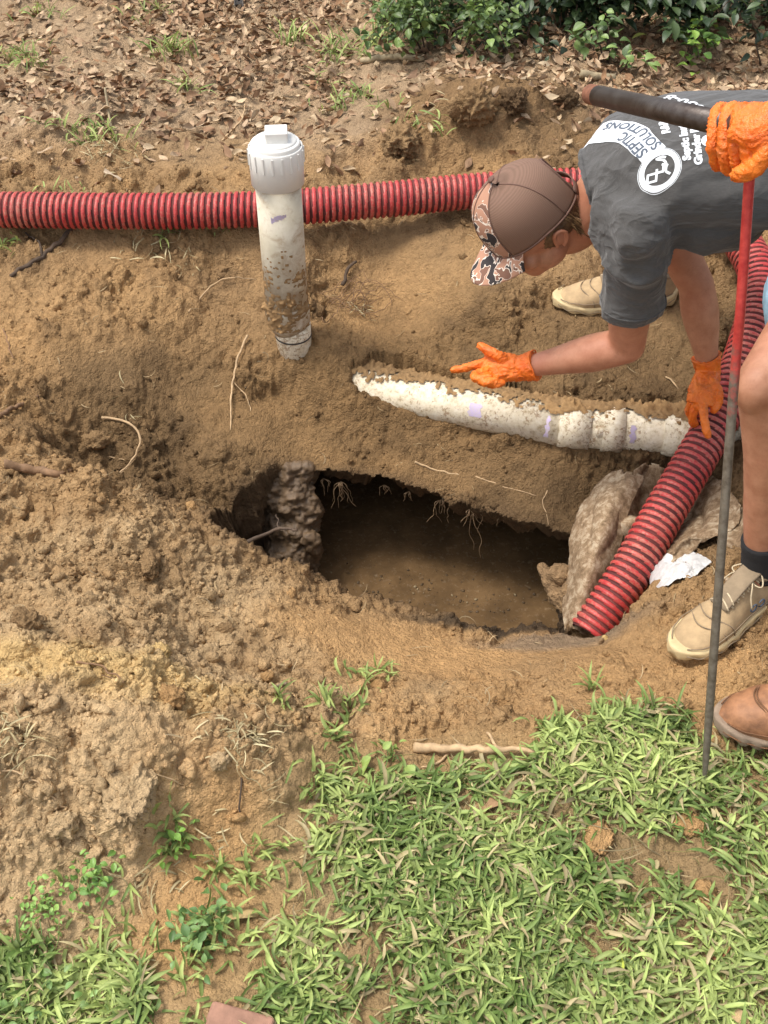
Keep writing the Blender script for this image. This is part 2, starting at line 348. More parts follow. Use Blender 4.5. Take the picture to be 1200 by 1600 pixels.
def R(px, py, lift=0.0):                    # where the sight line meets the ground
    r = ray(px, py); ts = np.linspace(1.2, 6.5, 900); p = CAM+r*ts[:, None]; h = ground_z(p[:, 0], p[:, 1])
    k = np.argmax(p[:, 2] < h); k = max(1, k); return p[k]+A3(0, 0, lift+0.0)
# colour of the soils themselves: orange sand, brown loam, grey-tan dry crumbs, black wet silt, forest mould
C_or = lin(190,150,102); C_br = lin(156,126,90); C_dk = lin(114,91,66); C_gr = lin(206,176,134); C_pale = lin(216,182,124); C_mould = lin(172,146,116); C_silt = lin(66,56,46); C_grey = lin(120,110,98)
n1 = fbm(x, y, f=3, o=4, seed=61)*.5+.5; n2 = fbm(x, y, f=11, o=4, seed=62)*.5+.5; n3 = fbm(x, y, f=45, o=3, seed=63)*.5+.5
def lp(a, b, t): return a+(b-a)*t[..., None]
Cc = lp(C_br, C_or, np.clip(n1*1.5-.45, 0, 1)); Cc = lp(Cc, C_dk, np.clip(n2*2-1.1, 0, .65))
Cc = lp(Cc, C_gr, .7*heap*np.clip(n2*1.8-.3, 0, 1)); Cc = lp(Cc, C_pale, .75*spot(x, y, 90, 1040, .19, .35, .07, seed=8))
Cc = lp(Cc, C_gr, .8*spot(x, y, 150, 1400, .03, .30, .22, seed=18)); Cc = lp(Cc, C_or, .9*spot(x, y, 340, 1410, .0, .13, .2, seed=19)); Cc = lp(Cc, C_or, .75*np.clip(spot(x, y, 640, 1005, -.16, .32, .1, seed=6)+spot(x, y, 700, 1180, -.01, .3, .07, seed=16), 0, 1))
Cc = lp(Cc, C_mould, np.clip(far*1.1*(n2*.8+.5)*np.clip(1.15-1.3*spot(x, y, 780, 200, .16, .35, .3, seed=70)-.8*spot(x, y, 280, 245, .1, .4, .16, seed=71), 0, 1), 0, 1)); Cc = lp(Cc, C_dk, .6*spot(x, y, 790, 170, .18, .42, .25, seed=72))
Cc = lp(Cc, C_grey, .6*spot(x, y, 860, 990, -.2, .2, .05, seed=90)); Cc = lp(Cc, lin(150,132,98), .45*lawn_m)
Cc = lp(Cc, C_dk, .7*np.clip(spot(x, y, 1080, 800, -.2, .22, .25, seed=91), 0, 1))
damp = np.clip(spot(x, y, 560, 660, -.15, .62, .30, soft=.5, seed=120)+spot(x, y, 250, 680, -.15, .32, .22, soft=.5, seed=121)+.8*spot(x, y, 950, 600, -.08, .5, .28, soft=.5, seed=122), 0, 1)*(.75+.25*n2); Cc = Cc*(1-.47*damp)[..., None]
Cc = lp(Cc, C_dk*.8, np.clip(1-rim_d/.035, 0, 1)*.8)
Cc *= (0.86+0.28*n3)[..., None]
Cc = lp(Cc, C_silt*.8, .85*spot(x, y, 770, 982, -.28, .19, .022, seed=130)+.0*x)
HOLE_IN = inpoly(x+.007*fbm(x, y, f=34, o=3, seed=87), y+.009*fbm(x, y, f=34, o=3, seed=88), HOLE)
gy_, gx_ = np.gradient(HZ); ex, ey = np.gradient(GX, axis=1), np.gradient(GY, axis=0)
NZ = np.stack([-gx_/ex, -gy_/ey, np.ones_like(HZ)], -1); NZ /= np.linalg.norm(NZ, axis=2)[..., None]
wz = HZ+.01*vn(x*20, y*20, seed=33)
def bil(f, sd): return np.abs(vn(wx*f, wy*f, wz*f, seed=sd))
dd = rough*lum*(.0135*(bil(38, 103)-.35)+.0095*(bil(74, 104)-.35)+.0060*(bil(125, 105)-.3)) + (.0050*vn(x*60, y*60, HZ*60, seed=21)+.0028*vn(x*118, y*118, HZ*118, seed=22)+.0018*vn(x*190, y*190, HZ*190, seed=23))*(.3+.7*rough)
dd *= np.clip(.3+edge, 0, 1); cav = np.clip((dd+.004)/.012, 0, 1)
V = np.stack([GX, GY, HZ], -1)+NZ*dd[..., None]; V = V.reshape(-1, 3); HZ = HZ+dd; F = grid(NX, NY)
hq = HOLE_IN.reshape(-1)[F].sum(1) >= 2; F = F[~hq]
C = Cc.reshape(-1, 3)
# walls of the pit: hang a skirt from every open edge of the cut
E = np.concatenate([F[:, [0, 1]], F[:, [1, 2]], F[:, [2, 3]], F[:, [3, 0]]]); key = np.sort(E, 1); kk = key[:, 0].astype(np.int64)*10**7+key[:, 1]
_, idx, cnt = np.unique(kk, return_index=True, return_counts=True); B = E[idx[cnt == 1]]
bx_, by_ = V[B[:, 0], 0], V[B[:, 0], 1]; inside = (by_ > .9) & (by_ < 3) & (np.abs(bx_) < .9); B = B[inside]
bv = np.unique(B); mp = -np.ones(len(V), int); mp[bv] = np.arange(len(bv)); bp = V[bv]
hc = HOLE.mean(0); LEV = 44; xl = P(492, 800, 2.93)[0]
left = np.clip((xl-bp[:, 0])/.05, 0, 1)
backside = (bp[:, 1] > 1.98+0.0*bp[:, 0]).astype(float); frontdeep = 1-backside
deep = np.clip(left+frontdeep+(bp[:, 0] > .52), 0, 1)
lipd = 0.055+0.02*vn(bp[:, 0]*22, bp[:, 0]*0, seed=5)+.012*vn(bp[:, 0]*70, bp[:, 0]*0, seed=6); tot = lipd+(0.5-lipd)*deep
rows = [bp]; rc = [C[bv]]; outw = bp[:, :2]-hc; outw /= np.linalg.norm(outw, axis=1)[:, None]
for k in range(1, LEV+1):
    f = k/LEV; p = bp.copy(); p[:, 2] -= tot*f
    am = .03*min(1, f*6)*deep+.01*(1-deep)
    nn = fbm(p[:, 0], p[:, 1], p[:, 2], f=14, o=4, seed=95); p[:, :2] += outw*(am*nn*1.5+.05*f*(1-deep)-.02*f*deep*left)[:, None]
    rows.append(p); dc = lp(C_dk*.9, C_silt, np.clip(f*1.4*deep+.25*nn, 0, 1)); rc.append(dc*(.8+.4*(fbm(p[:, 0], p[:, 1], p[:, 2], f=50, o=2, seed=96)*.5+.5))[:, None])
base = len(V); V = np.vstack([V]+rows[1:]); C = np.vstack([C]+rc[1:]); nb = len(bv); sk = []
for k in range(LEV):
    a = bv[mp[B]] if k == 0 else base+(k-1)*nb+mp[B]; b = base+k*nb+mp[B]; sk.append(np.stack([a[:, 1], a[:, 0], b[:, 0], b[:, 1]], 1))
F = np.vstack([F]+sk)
# plain land out to the horizon
per = np.r_[np.arange(NX), (np.arange(1, NY)*NX+NX-1), (NY-1)*NX+np.arange(NX-2, -1, -1), np.arange(NY-2, 0, -1)*NX]
pv = V[per]; ctr = A3(0, 2.5, 0); n0 = len(V); o1 = pv.copy(); dv = pv[:, :2]-ctr[:2]; dv /= np.linalg.norm(dv, axis=1)[:, None]; o1[:, :2] = ctr[:2]+dv*90; o1[:, 2] = 0
V = np.vstack([V, o1]); C = np.vstack([C, np.repeat((lin(120,118,80))[None], len(per), 0)]); q = np.arange(len(per)); q2 = (q+1) % len(per)
F = np.vstack([F, np.stack([per[q2], per[q], n0+q, n0+q2], 1)])
m, t, b = nodes('soil'); co = objco(t); a_ = t.nodes.new('ShaderNodeAttribute'); a_.attribute_name = 'Col'
f_ = ramp(t, noise(t, 70, 8, .7, co), [(.25, (.74,)*3), (.75, (1.26,)*3)]); gr_ = ramp(t, noise(t, 700, 3, .7, co), [(.3, (.86,)*3), (.72, (1.16,)*3)])
t.links.new(mix(t, 1.0, mix(t, 1.0, a_.outputs[0], f_, 'MULTIPLY'), gr_, 'MULTIPLY'), b.inputs['Base Color']); b.inputs['Roughness'].default_value = .95; b.inputs['Specular IOR Level'].default_value = .15
def vor(sc):
    n = t.nodes.new('ShaderNodeTexVoronoi'); n.feature = 'F1'; n.inputs['Scale'].default_value = sc; n.inputs['Detail'].default_value = 2.0
    dn = t.nodes.new('ShaderNodeVectorMath'); dn.operation = 'ADD'; nz = t.nodes.new('ShaderNodeTexNoise'); nz.inputs['Scale'].default_value = sc*.6; t.links.new(co, nz.inputs[0])
    sc_ = t.nodes.new('ShaderNodeVectorMath'); sc_.operation = 'SCALE'; sc_.inputs['Scale'].default_value = .8/sc; t.links.new(nz.outputs[1], sc_.inputs[0]); t.links.new(co, dn.inputs[0]); t.links.new(sc_.outputs[0], dn.inputs[1]); t.links.new(dn.outputs[0], n.inputs['Vector']); return n.outputs['Distance']
hgt = mth(t, 'ADD', mth(t, 'ADD', mth(t, 'MULTIPLY', vor(95), -.8), mth(t, 'MULTIPLY', vor(210), -.4)), mth(t, 'MULTIPLY', noise(t, 260, 6, .75, co), .7))
bump(t, b, hgt, .0075, 1.0)
g_o = link('ground', mesh('ground', V, F, C), 'soil'); tag(g_o, kind='structure')

# ------------------------------------------------------------------ tank below
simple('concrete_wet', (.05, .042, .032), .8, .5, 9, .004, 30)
def boxobj(name, c, s, mat, parent=None, kind=None):
    V, F = box(c, s); o = link(name, mesh(name, V, F, smooth=False), mat, parent)
    if kind: tag(o, kind=kind)
    return o
tank = thing('septic_tank', 'dark concrete septic tank open beneath the dug out lip of soil', 'septic tank', (0.2, 2.2, -.95))
V, F = box((.14, 2.32, -.67), (1.35, 1.55, .54)); F = F[[0, 1, 2, 3, 4]]       # four walls and floor, open above
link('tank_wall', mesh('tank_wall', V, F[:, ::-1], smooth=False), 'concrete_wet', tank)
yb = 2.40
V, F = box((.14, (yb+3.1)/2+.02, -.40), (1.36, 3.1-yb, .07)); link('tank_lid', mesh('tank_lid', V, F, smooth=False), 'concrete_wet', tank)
# murky water
m, t, b = nodes('murky_water'); co = objco(t)
nn = noise(t, 10, 8, .7, co, .25); scum = noise(t, 55, 5, .7, co)
c1 = ramp(t, nn, [(.3, lin(76, 60, 42)), (.5, lin(98, 77, 53)), (.72, lin(122, 97, 68))]); fs = ramp(t, scum, [(.62, (0, 0, 0)), (.72, (1, 1, 1))])
t.links.new(mix(t, mth(t, 'MULTIPLY', fs, .5), c1, lin(170, 150, 118)), b.inputs['Base Color']); b.inputs['Roughness'].default_value = .16
t.links.new(ramp(t, scum, [(.5, (.07,)*3), (.68, (.6,)*3)]), b.inputs['Roughness']); bump(t, b, noise(t, 30, 4, .6, co), .0015)
V = []; nu, nv = 90, 80; X, Y = np.meshgrid(np.linspace(-.53, .81, nu), np.linspace(1.56, 3.08, nv)); Z = -.6+.002*fbm(X, Y, f=12, o=3, seed=3)
tag(link('water', mesh('water', np.stack([X, Y, Z], -1).reshape(-1, 3), grid(nu, nv)), 'murky_water'), kind='structure')
# ------------------------------------------------------------------ suction hose
m, t, b = nodes('hose_red'); co = objco(t)
c = ramp(t, noise(t, 25, 5, .6, co), [(.3, lin(160, 40, 42)), (.7, lin(190, 62, 60))]); du = ramp(t, mth(t, 'ADD', mth(t, 'MULTIPLY', noise(t, 160, 5, .7, co), .6), mth(t, 'MULTIPLY', noise(t, 7, 4, .6, co), .4)), [(.47, (0, 0, 0)), (.62, (.6,)*3)])
t.links.new(mix(t, du, c, lin(178, 134, 112)), b.inputs['Base Color']); b.inputs['Roughness'].default_value = .5; bump(t, b, noise(t, 300, 4, .6, co), .0006)
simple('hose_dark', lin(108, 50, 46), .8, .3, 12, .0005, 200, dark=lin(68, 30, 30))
hose = thing('suction_hose', 'red corrugated suction hose running behind the standing pipe and down into the hole', 'hose', HOSE[3])
Hc, Hs = resample(HOSE, .0022); pit = .0185
T, N, B = frames(Hc); na = 44; an = np.linspace(0, 2*math.pi, na, endpoint=False)
ph = (Hs[:, None]/pit+an[None]/(2*math.pi)) % 1.0                     # spiral rib
w = np.clip(1-np.abs(ph-.5)/.36, 0, 1); prof = np.sqrt(np.clip(1-(1-w)**2, 0, 1))
Rr = HR-.0062+.0062*prof
V = (Hc[:, None]+Rr[..., None]*(N[:, None]*np.cos(an)[None, :, None]+B[:, None]*np.sin(an)[None, :, None])).reshape(-1, 3)
i = np.arange(len(Hc)-1)[:, None]*na; j = np.arange(na)[None]; k = (j+1) % na
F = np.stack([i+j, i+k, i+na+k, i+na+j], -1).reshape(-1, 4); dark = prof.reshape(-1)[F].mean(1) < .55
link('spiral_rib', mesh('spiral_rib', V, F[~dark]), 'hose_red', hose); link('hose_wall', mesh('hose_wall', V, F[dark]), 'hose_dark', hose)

# ------------------------------------------------------------------ standing cleanout pipe
m, t, b = nodes('pvc_old'); co = objco(t)
sp = ramp(t, noise(t, 130, 5, .7, co), [(.66, (0, 0, 0)), (.74, (1, 1, 1))])
c = ramp(t, noise(t, 14, 5, .6, co), [(.3, lin(188, 178, 154)), (.7, lin(216, 208, 190))]); ge = t.nodes.new('ShaderNodeNewGeometry'); sz = t.nodes.new('ShaderNodeSeparateXYZ'); t.links.new(ge.outputs['Position'], sz.inputs[0]); low = mth(t, 'SUBTRACT', 1.0, mth(t, 'MULTIPLY', sz.outputs[2], 3.2), clamp=True)
sm = mth(t, 'MULTIPLY', ramp(t, mth(t, 'ADD', noise(t, 22, 7, .75, co, .5), mth(t, 'MULTIPLY', low, .16)), [(.5, (0,)*3), (.72, (1,)*3)]), .75)
t.links.new(mix(t, sm, mix(t, mth(t, 'MULTIPLY', sp, .6), c, lin(130, 100, 70)), lin(146, 116, 84)), b.inputs['Base Color']); b.inputs['Roughness'].default_value = .55
bump(t, b, noise(t, 90, 4, .6, co), .0006)
m, t, b = nodes('pvc_white'); co = objco(t)
sp = ramp(t, noise(t, 150, 5, .7, co), [(.64, (0, 0, 0)), (.72, (1, 1, 1))]); t.links.new(mix(t, mth(t, 'MULTIPLY', sp, .35), lin(224, 222, 216), lin(140, 118, 96)), b.inputs['Base Color']); b.inputs['Roughness'].default_value = .42
simple('purple_primer', lin(168, 152, 190), .6, .35, 160, 0, dark=lin(190, 178, 176))
attrmat('dirt_cling', .95, .002, 500, .25, .15, vs=150)
simple('rubber_dark', lin(60, 52, 46), .7)
m, t, b = nodes('pvc_chalky'); co = objco(t)
c = ramp(t, noise(t, 60, 6, .7, co), [(.32, lin(176, 156, 124)), (.46, lin(220, 206, 178)), (.7, lin(238, 228, 208))]); fl = ramp(t, mth(t, 'ADD', mth(t, 'MULTIPLY', noise(t, 95, 7, .8, co, .4), .7), mth(t, 'MULTIPLY', noise(t, 14, 4, .6, co), .3)), [(.53, (0,)*3), (.57, (.8,)*3)]); t.links.new(mix(t, fl, c, lin(150, 118, 84)), b.inputs['Base Color']); b.inputs['Roughness'].default_value = .75; bump(t, b, noise(t, 220, 5, .7, co), .0016)
px0, py0 = -.262, 2.50; pz0 = float(ground_z(px0, py0)[0]); pTop = .555
def vtube(z0, z1, r, n=64, k=2, lean=0.0):
    C = np.stack([np.full(k, px0), np.full(k, py0), np.linspace(z0, z1, k)], 1); return tube(C, r, n)
def dirtyskin(C, r, coverf, n=120, seed=0, thick=.004, up=None):         # dirt crust where coverf(along, angle, noise) > 0
    T, N, B = frames(C, up); a = np.linspace(0, 2*math.pi, n, endpoint=False); rr = np.broadcast_to(np.asarray(r, float), (len(C),))
    dirn = N[:, None]*np.cos(a)[None, :, None]+B[:, None]*np.sin(a)[None, :, None]; Pn = C[:, None]+dirn*rr[:, None, None]
    X = Pn.reshape(-1, 3); q = fbm(X[:, 0], X[:, 1], X[:, 2], f=28, o=5, seed=seed, g=.62).reshape(len(C), n); q2 = fbm(X[:, 0], X[:, 1], X[:, 2], f=120, o=3, seed=seed+9).reshape(len(C), n)
    cv = coverf(np.arange(len(C))[:, None]/(len(C)-1), dirn, q, q2, Pn); lift = np.clip(cv*6, 0, 1)*thick*(1+.7*q2)+np.clip(cv-.3, 0, 1)*.018*(1+q)
    Vv = (Pn+dirn*lift[..., None]).reshape(-1, 3); i = np.arange(len(C)-1)[:, None]*n; j = np.arange(n)[None]; k = (j+1) % n
    F = np.stack([i+j, i+k, i+n+k, i+n+j], -1).reshape(-1, 4); m = cv.reshape(-1)[F].max(1) > 0
    col = .8*lp(C_br, C_or, np.clip(q*.8+.2, 0, 1).reshape(-1))*(.9+.25*q2.reshape(-1))[:, None]
    return Vv, F[m], col
stand = thing('cleanout_pipe', 'upright cream PVC cleanout pipe with white capped top beside the pit', 'pipe', (px0, py0, pz0))
z_c = .418
V, F = vtube(.02, z_c+.03, .0572); link('pipe', mesh('pipe', V, F), 'pvc_old', stand)
V, F = cat([tube(np.array([[px0, py0, z_c], [px0, py0, z_c+.002], [px0, py0, z_c+.092], [px0, py0, z_c+.096]]), [.062, .0655, .067, .065], 72, caps=False),
            tube(np.array([[px0, py0, z_c+.096], [px0, py0, z_c+.0965], [px0, py0, z_c+.088]]), [.065, .0605, .0605], 72, caps=False),
            tube(np.array([[px0, py0, z_c], [px0, py0, z_c+.0001]]), [.062, .057], 72, caps=False)])
col_o = link('collar', mesh('collar', V, F), 'pvc_white', stand)
rb = []
for k in range(18):
    a = 2*math.pi*k/18+.12; c_ = A3(px0+.0672*math.cos(a), py0+.0672*math.sin(a), z_c+.071); rb.append(box(c_, (.004, .004, .040), np.array([[math.cos(a), math.sin(a), 0], [-math.sin(a), math.cos(a), 0], [0, 0, 1]])))
V, F = cat(rb); link('grip_rib', mesh('grip_rib', V, F, smooth=False), 'pvc_white', col_o)
plug = tube(np.array([[px0, py0, z_c+.085], [px0, py0, z_c+.104], [px0, py0, z_c+.107], [px0, py0, z_c+.1075]]), [.0600, .0600, .057, .052], 64, caps=True)
V, F = cat([plug, tube(np.array([[px0, py0, z_c+.104], [px0, py0, z_c+.1115]]), [.0525, .0515], 64)]); pl_o = link('plug', mesh('plug', V, F), 'pvc_white', stand)
ca, sa = math.cos(.08), math.sin(.08); RR = np.array([[ca, sa, 0], [-sa, ca, 0], [0, 0, 1]])
me = mesh('square_nut', *box((px0+.004, py0+.002, z_c+.123), (.054, .052, .026), RR), smooth=False); me = modded(me, [('BEVEL', dict(width=.0025, segments=2))]); me.name = 'square_nut'
link('square_nut', me, 'pvc_white', pl_o)
# purple primer smear
def patch_on_cyl(r, a0, a1, za, zb, n=24, m=8, seed=0):
    A_, Zz = np.meshgrid(np.linspace(a0, a1, n), np.linspace(0, 1, m)); rag = .004*vn(A_*30, Zz*3, seed=seed)
    z = za+(zb-za)*Zz+rag+.02*(A_-a0); return np.stack([px0+r*np.cos(A_), py0+r*np.sin(A_), z], -1).reshape(-1, 3), grid(n, m)
V, F = patch_on_cyl(.0576, -1.9, -1.22, .338, .350); link('primer_mark', mesh('primer_mark', V, F), 'purple_primer', stand)
# lower fittings, slightly off line and narrower where they enter the soil
dx, dy = .012, .0
V, F = tube(np.array([[px0+.0, py0, .075], [px0, py0, .055], [px0+dx*.3, py0, .015], [px0+dx*.8, py0, -.005]]), [.0572, .0592, .0592, .052], 64); link('coupling', mesh('coupling', V, F), 'pvc_old', stand)
V, F = tube(np.array([[px0+dx, py0-.002, .004], [px0+dx, py0-.002, -.030], [px0+dx+.004, py0-.003, -.17]]), [.049, .049, .043], 64); link('lower_pipe', mesh('lower_pipe', V, F), 'pvc_chalky', stand)
V, F = tube(np.array([[px0+dx, py0-.002, -.028], [px0+dx, py0-.002, -.032]]), [.0505, .0505], 64); link('rubber_ring', mesh('rubber_ring', V, F), 'rubber_dark', stand)
Cz = np.stack([np.full(110, px0), np.full(110, py0), np.linspace(.26, .012, 110)], 1)
def cov(s, dn, q, q2, Pn): return np.clip((s-.15)*.85, 0, .45)+q*.6+.75*q2-.50-.25*np.clip(-dn[..., 0]*0+dn[..., 1], -.5, .2)
V, F, cc = dirtyskin(Cz, np.where(Cz[:, 2] < .075, .0596, .0574), cov, seed=5, thick=.0010); o = link('dirt_crust', mesh('dirt_crust', V, F, cc), 'dirt_cling', stand); tag(o, kind='stuff')

# ------------------------------------------------------------------ lying pipe
lie = thing('drain_pipe', 'whitish drain pipe lying half buried in soil just above the open hole', 'pipe', PB)
def seg(a, b, r, name, mat='pvc_chalky', n=64): V, F = tube(np.array([a, b]), r, n); return link(name, mesh(name, V, F), mat, lie)
u1, u2 = unit(PB-PA), unit(PC-PB)
seg(PA-u1*.05, PB, PR, 'pipe'); seg(PB-u2*.01, PC+u2*.25, PR*.98, 'pipe')
seg(PB-u1*.012, PB+u2*.07, PR+.0045, 'coupling'); seg(PB+u2*.10, PB+u2*.155, PR+.005, 'coupling'); seg(PB+u2*.255, PB+u2*.40, PR+.0045, 'coupling')
V, F = ball(PB+u2*.087+A3(0, -.046, .022), (.016, .012, .016)); link('knockout', mesh('knockout', V, F), 'pvc_chalky', lie)
for (a_, w_, o_, sz) in [(PA+u1*.42, u1, -1.0, (.034, .03)), (PB-u1*.03, u1, -1.1, (.010, .05)), (PB+u2*.175, u2, -1.1, (.014, .04))]:
    T, N, B = unit(w_), None, None; N = unit(A3(0, -.72, .69)-T*(T@A3(0, -.72, .69))); B = np.cross(T, N)
    aa, ss = np.meshgrid(np.linspace(-sz[1]/PR/1, sz[1]/PR*.2, 14), np.linspace(0, 1, 10)); wv = (ss-.5)*sz[0]+.004*vn(aa*9, ss*2, seed=2)
    Vp = a_+wv[..., None]*T+(PR+.0007)*(np.cos(aa)[..., None]*N-np.sin(aa)[..., None]*B); link('primer_mark', mesh('primer_mark', Vp.reshape(-1, 3), grid(14, 10)), 'purple_primer', lie)
Cl = np.vstack([PA-u1*.05+(PB-PA+u1*.05)*np.linspace(0, 1, 250, endpoint=False)[:, None], PB+(PC+u2*.2-PB)*np.linspace(0, 1, 150)[:, None]])
bk = unit(A3(.05, .78, .62))
def cov2(s, dn, q, q2, Pn):
    c_ = (dn@bk); l = np.clip((.22-s)/.22, 0, 1); return (c_-.52)*1.2+.9*q+.55*q2+l*.7+.22*np.clip((s-.66)/.2, 0, 1)+.10*(np.clip(-dn[..., 2]-.35, 0, 1)*4)-.1
V, F, cc = dirtyskin(Cl, PR+.0052, cov2, n=110, seed=15, thick=.003, up=(0, 0, 1)); o = link('dirt_crust', mesh('dirt_crust', V, F, cc), 'dirt_cling', lie); tag(o, kind='stuff')

# ------------------------------------------------------------------ probe with tee handle
m, t, b = nodes('probe_paint'); co = objco(t); ge = t.nodes.new('ShaderNodeNewGeometry'); sx = t.nodes.new('ShaderNodeSeparateXYZ'); t.links.new(ge.outputs['Position'], sx.inputs[0])
hh = mth(t, 'ADD', sx.outputs[2], mth(t, 'MULTIPLY', mth(t, 'SUBTRACT', noise(t, 30, 4, .6, co), .5), .35)); fr = ramp(t, mth(t, 'MULTIPLY', hh, .8), [(.54, (0, 0, 0)), (.60, (1, 1, 1))])
steel = ramp(t, noise(t, 70, 6, .65, co), [(.3, lin(82, 72, 60)), (.6, lin(118, 110, 98)), (.8, lin(104, 82, 62))]); redp = ramp(t, noise(t, 60, 5, .7, co), [(.35, lin(168, 44, 44)), (.7, lin(205, 78, 70))])
t.links.new(mix(t, fr, steel, redp), b.inputs['Base Color']); b.inputs['Roughness'].default_value = .45; b.inputs['Metallic'].default_value = .25; bump(t, b, noise(t, 200, 4, .7, co), .0006)
simple('black_iron', lin(74, 68, 64), .42, .45, 45, .0006, 180, metal=.5, dark=lin(52, 40, 34)); simple('rusty_thread', lin(128, 84, 62), .8, .3, 90, .0008, 200)
JT = P(1176, 203, 1.45); TIP = G(1099, 1238, -.02); EN = P(922, 147, 1.86); hu = unit(EN-JT)
probe = thing('soil_probe', 'tall steel tee handled probe rod stuck in grass, red painted near top', 'probe rod', TIP)
V, F = tube(cr([JT, P(1158, 470, 1.565), P(1143, 650, 1.655), TIP], 60), np.r_[np.full(55, .0073), .007, .0065, .006, .004, .002], 20); link('rod', mesh('rod', V, F), 'probe_paint', probe)
V, F = tube(np.array([JT+hu*.03, EN-hu*.03]), .0168, 32); hd = link('handle', mesh('handle', V, F), 'black_iron', probe)
V, F = tube(np.array([JT-hu*.34, JT-hu*.02]), .0168, 32); link('handle', mesh('handle', V, F), 'black_iron', probe)
ks = np.linspace(0, 1, 60); V, F = cat([tube(EN-hu*.031+hu*.031*ks[:, None], .0160+.0006*np.sin(ks*75), 32, caps=False), tube(np.array([EN, EN-hu*.001, EN-hu*.03]), [.016, .0125, .0125], 32, caps=False)]); link('thread', mesh('thread', V, F), 'rusty_thread', hd)
V, F = cat([tube(np.array([JT-hu*.035, JT+hu*.035]), .0215, 32), tube(np.array([JT, JT+unit(TIP-JT)*.05]), [.018, .015], 28)]); link('tee_joint', mesh('tee_joint', V, F), 'black_iron', probe)
# ------------------------------------------------------------------ loose crumbs of soil
def ico(sub):
    bm = bmesh.new(); bmesh.ops.create_icosphere(bm, subdivisions=sub, radius=1); v = np.array([p.co[:] for p in bm.verts]); f = np.array([[q.index for q in p.verts] for p in bm.faces]); bm.free(); return v, f
def clodshape(sub, seed, am=.42):
    v, f = ico(sub); n = fbm(v[:, 0]+seed*3.1, v[:, 1], v[:, 2], f=1.1, o=3, seed=seed, g=.6); rs = np.random.default_rng(seed).uniform(.68, 1.2, len(v)); v = v*((1+am*1.6*n)*rs)[:, None]*A3(1, .8, .66); return v, f
def rotm(n):
    q = rng.normal(size=(n, 4)); q /= np.linalg.norm(q, axis=1)[:, None]; w, a, b, c = q.T
    return np.stack([1-2*(b*b+c*c), 2*(a*b-c*w), 2*(a*c+b*w), 2*(a*b+c*w), 1-2*(a*a+c*c), 2*(b*c-a*w), 2*(a*c-b*w), 2*(b*c+a*w), 1-2*(a*a+b*b)], 1).reshape(n, 3, 3)
def samp(arr, px, py):
    v = np.interp(py, YR, np.arange(NY)); u = np.interp(px/(0.5+0.335*py), US, np.arange(NX)); return arr[np.round(v).astype(int), np.round(u).astype(int)]
def scatter_clods(name, n, sub, r0, r1, kinds=6, accept=None, parent=None):
    yv = .75+rng.random(n*3)**1.1*2.9; xv = (rng.random(n*3)*2-1)*(.5+.335*yv)*1.05
    ok = ~samp(HOLE_IN, xv, yv) & (samp(rim_d, xv, yv) > .012)
    pr = samp(rough*lum/1.45, xv, yv)*(1-.93*samp(lawn_m, xv, yv))*(1-.75*samp(far, xv, yv))*(.35+.65*samp(heap, xv, yv)+.4*np.clip(samp(n2, xv, yv)*2-.8, 0, 1))
    ok &= rng.random(n*3) < np.clip(pr, .03, 1); xv, yv = xv[ok][:n], yv[ok][:n]; k = len(xv)
    r = r0+(r1-r0)*rng.random(k)**3.2; z = ground_z(xv, yv)+r*rng.uniform(-.5, .3, k)
    col = samp(Cc, xv, yv)*rng.uniform(.85, 1.18, k)[:, None]; Rm = rotm(k); Vs, Fs, Cs, nn = [], [], [], 0
    for s in range(kinds):
        v, f = clodshape(sub, s+1); m = np.arange(k) % kinds == s; q = m.sum()
        vv = np.einsum('nij,kj->nki', Rm[m], v)*r[m][:, None, None]+np.stack([xv[m], yv[m], z[m]], 1)[:, None]
        Vs.append(vv.reshape(-1, 3)); Fs.append((f[None]+np.arange(q)[:, None, None]*len(v)+nn).reshape(-1, 3)); Cs.append(np.repeat(col[m], len(v), 0)); nn += q*len(v)
    o = link(name, mesh(name, np.vstack(Vs), np.vstack(Fs), np.vstack(Cs)), 'soil'); tag(o, kind='stuff'); return o
scatter_clods('soil_crumbs', 17000, 1, .0020, .0085)
scatter_clods('soil_crumbs', 2000, 2, .006, .020)

# single big clods that can be pointed at
def clod(px, py, r, label, col, sub=4, sink=.2, sq=(1, .9, .75), seed=1, group=None):
    v, f = ico(sub); n = fbm(v[:, 0]+seed*2.7, v[:, 1], v[:, 2], f=1.3, o=5, seed=seed, g=.62); v = v*(1+.55*n)[:, None]; st = np.abs(fbm(v[:, 0]*2+seed, v[:, 1]*2, v[:, 2]*2, f=1.2, o=2, seed=seed+30)); v = v*(1-.25*np.clip(st*3, 0, 1))[:, None]
    v += v*np.abs(fbm(v[:, 0]+seed, v[:, 1], v[:, 2], f=5, o=5, seed=seed+3, g=.65))[:, None]*.34
    v = v*np.array(sq)*r; c = R(px, py); c[2] += r*(.5-sink); o = link('soil_clod', mesh('soil_clod', v, f, np.repeat(np.asarray(col)[None], len(v), 0)*(.9+.2*n)[:, None]), 'soil')
    o.location = tuple(c); o.rotation_euler = (0, 0, seed*1.3); tag(o, label, 'dirt clod', group); return o
clod(742, 178, .075, 'largest brown clod of loam, above the red hose near the leafy bushes', C_br, seed=3, sq=(1.1, .8, .9), sub=5)
clod(800, 165, .055, 'dark crumbly clod just right of the largest loam clod', C_dk, seed=4, sub=5)
clod(880, 160, .05, 'dark clod under the rusty end of the probe handle', C_dk, seed=5)
clod(625, 232, .07, 'rooty clod above the red hose, between pipe and cap', C_br, seed=6, sq=(1.1, .8, .7), sub=5)
clod(252, 1022, .020, 'round yellow clod on the crest of the spoil heap', C_pale, seed=7)
clod(300, 795, .019, 'orange clod at left corner of the pit opening', C_or, seed=8, sub=3)
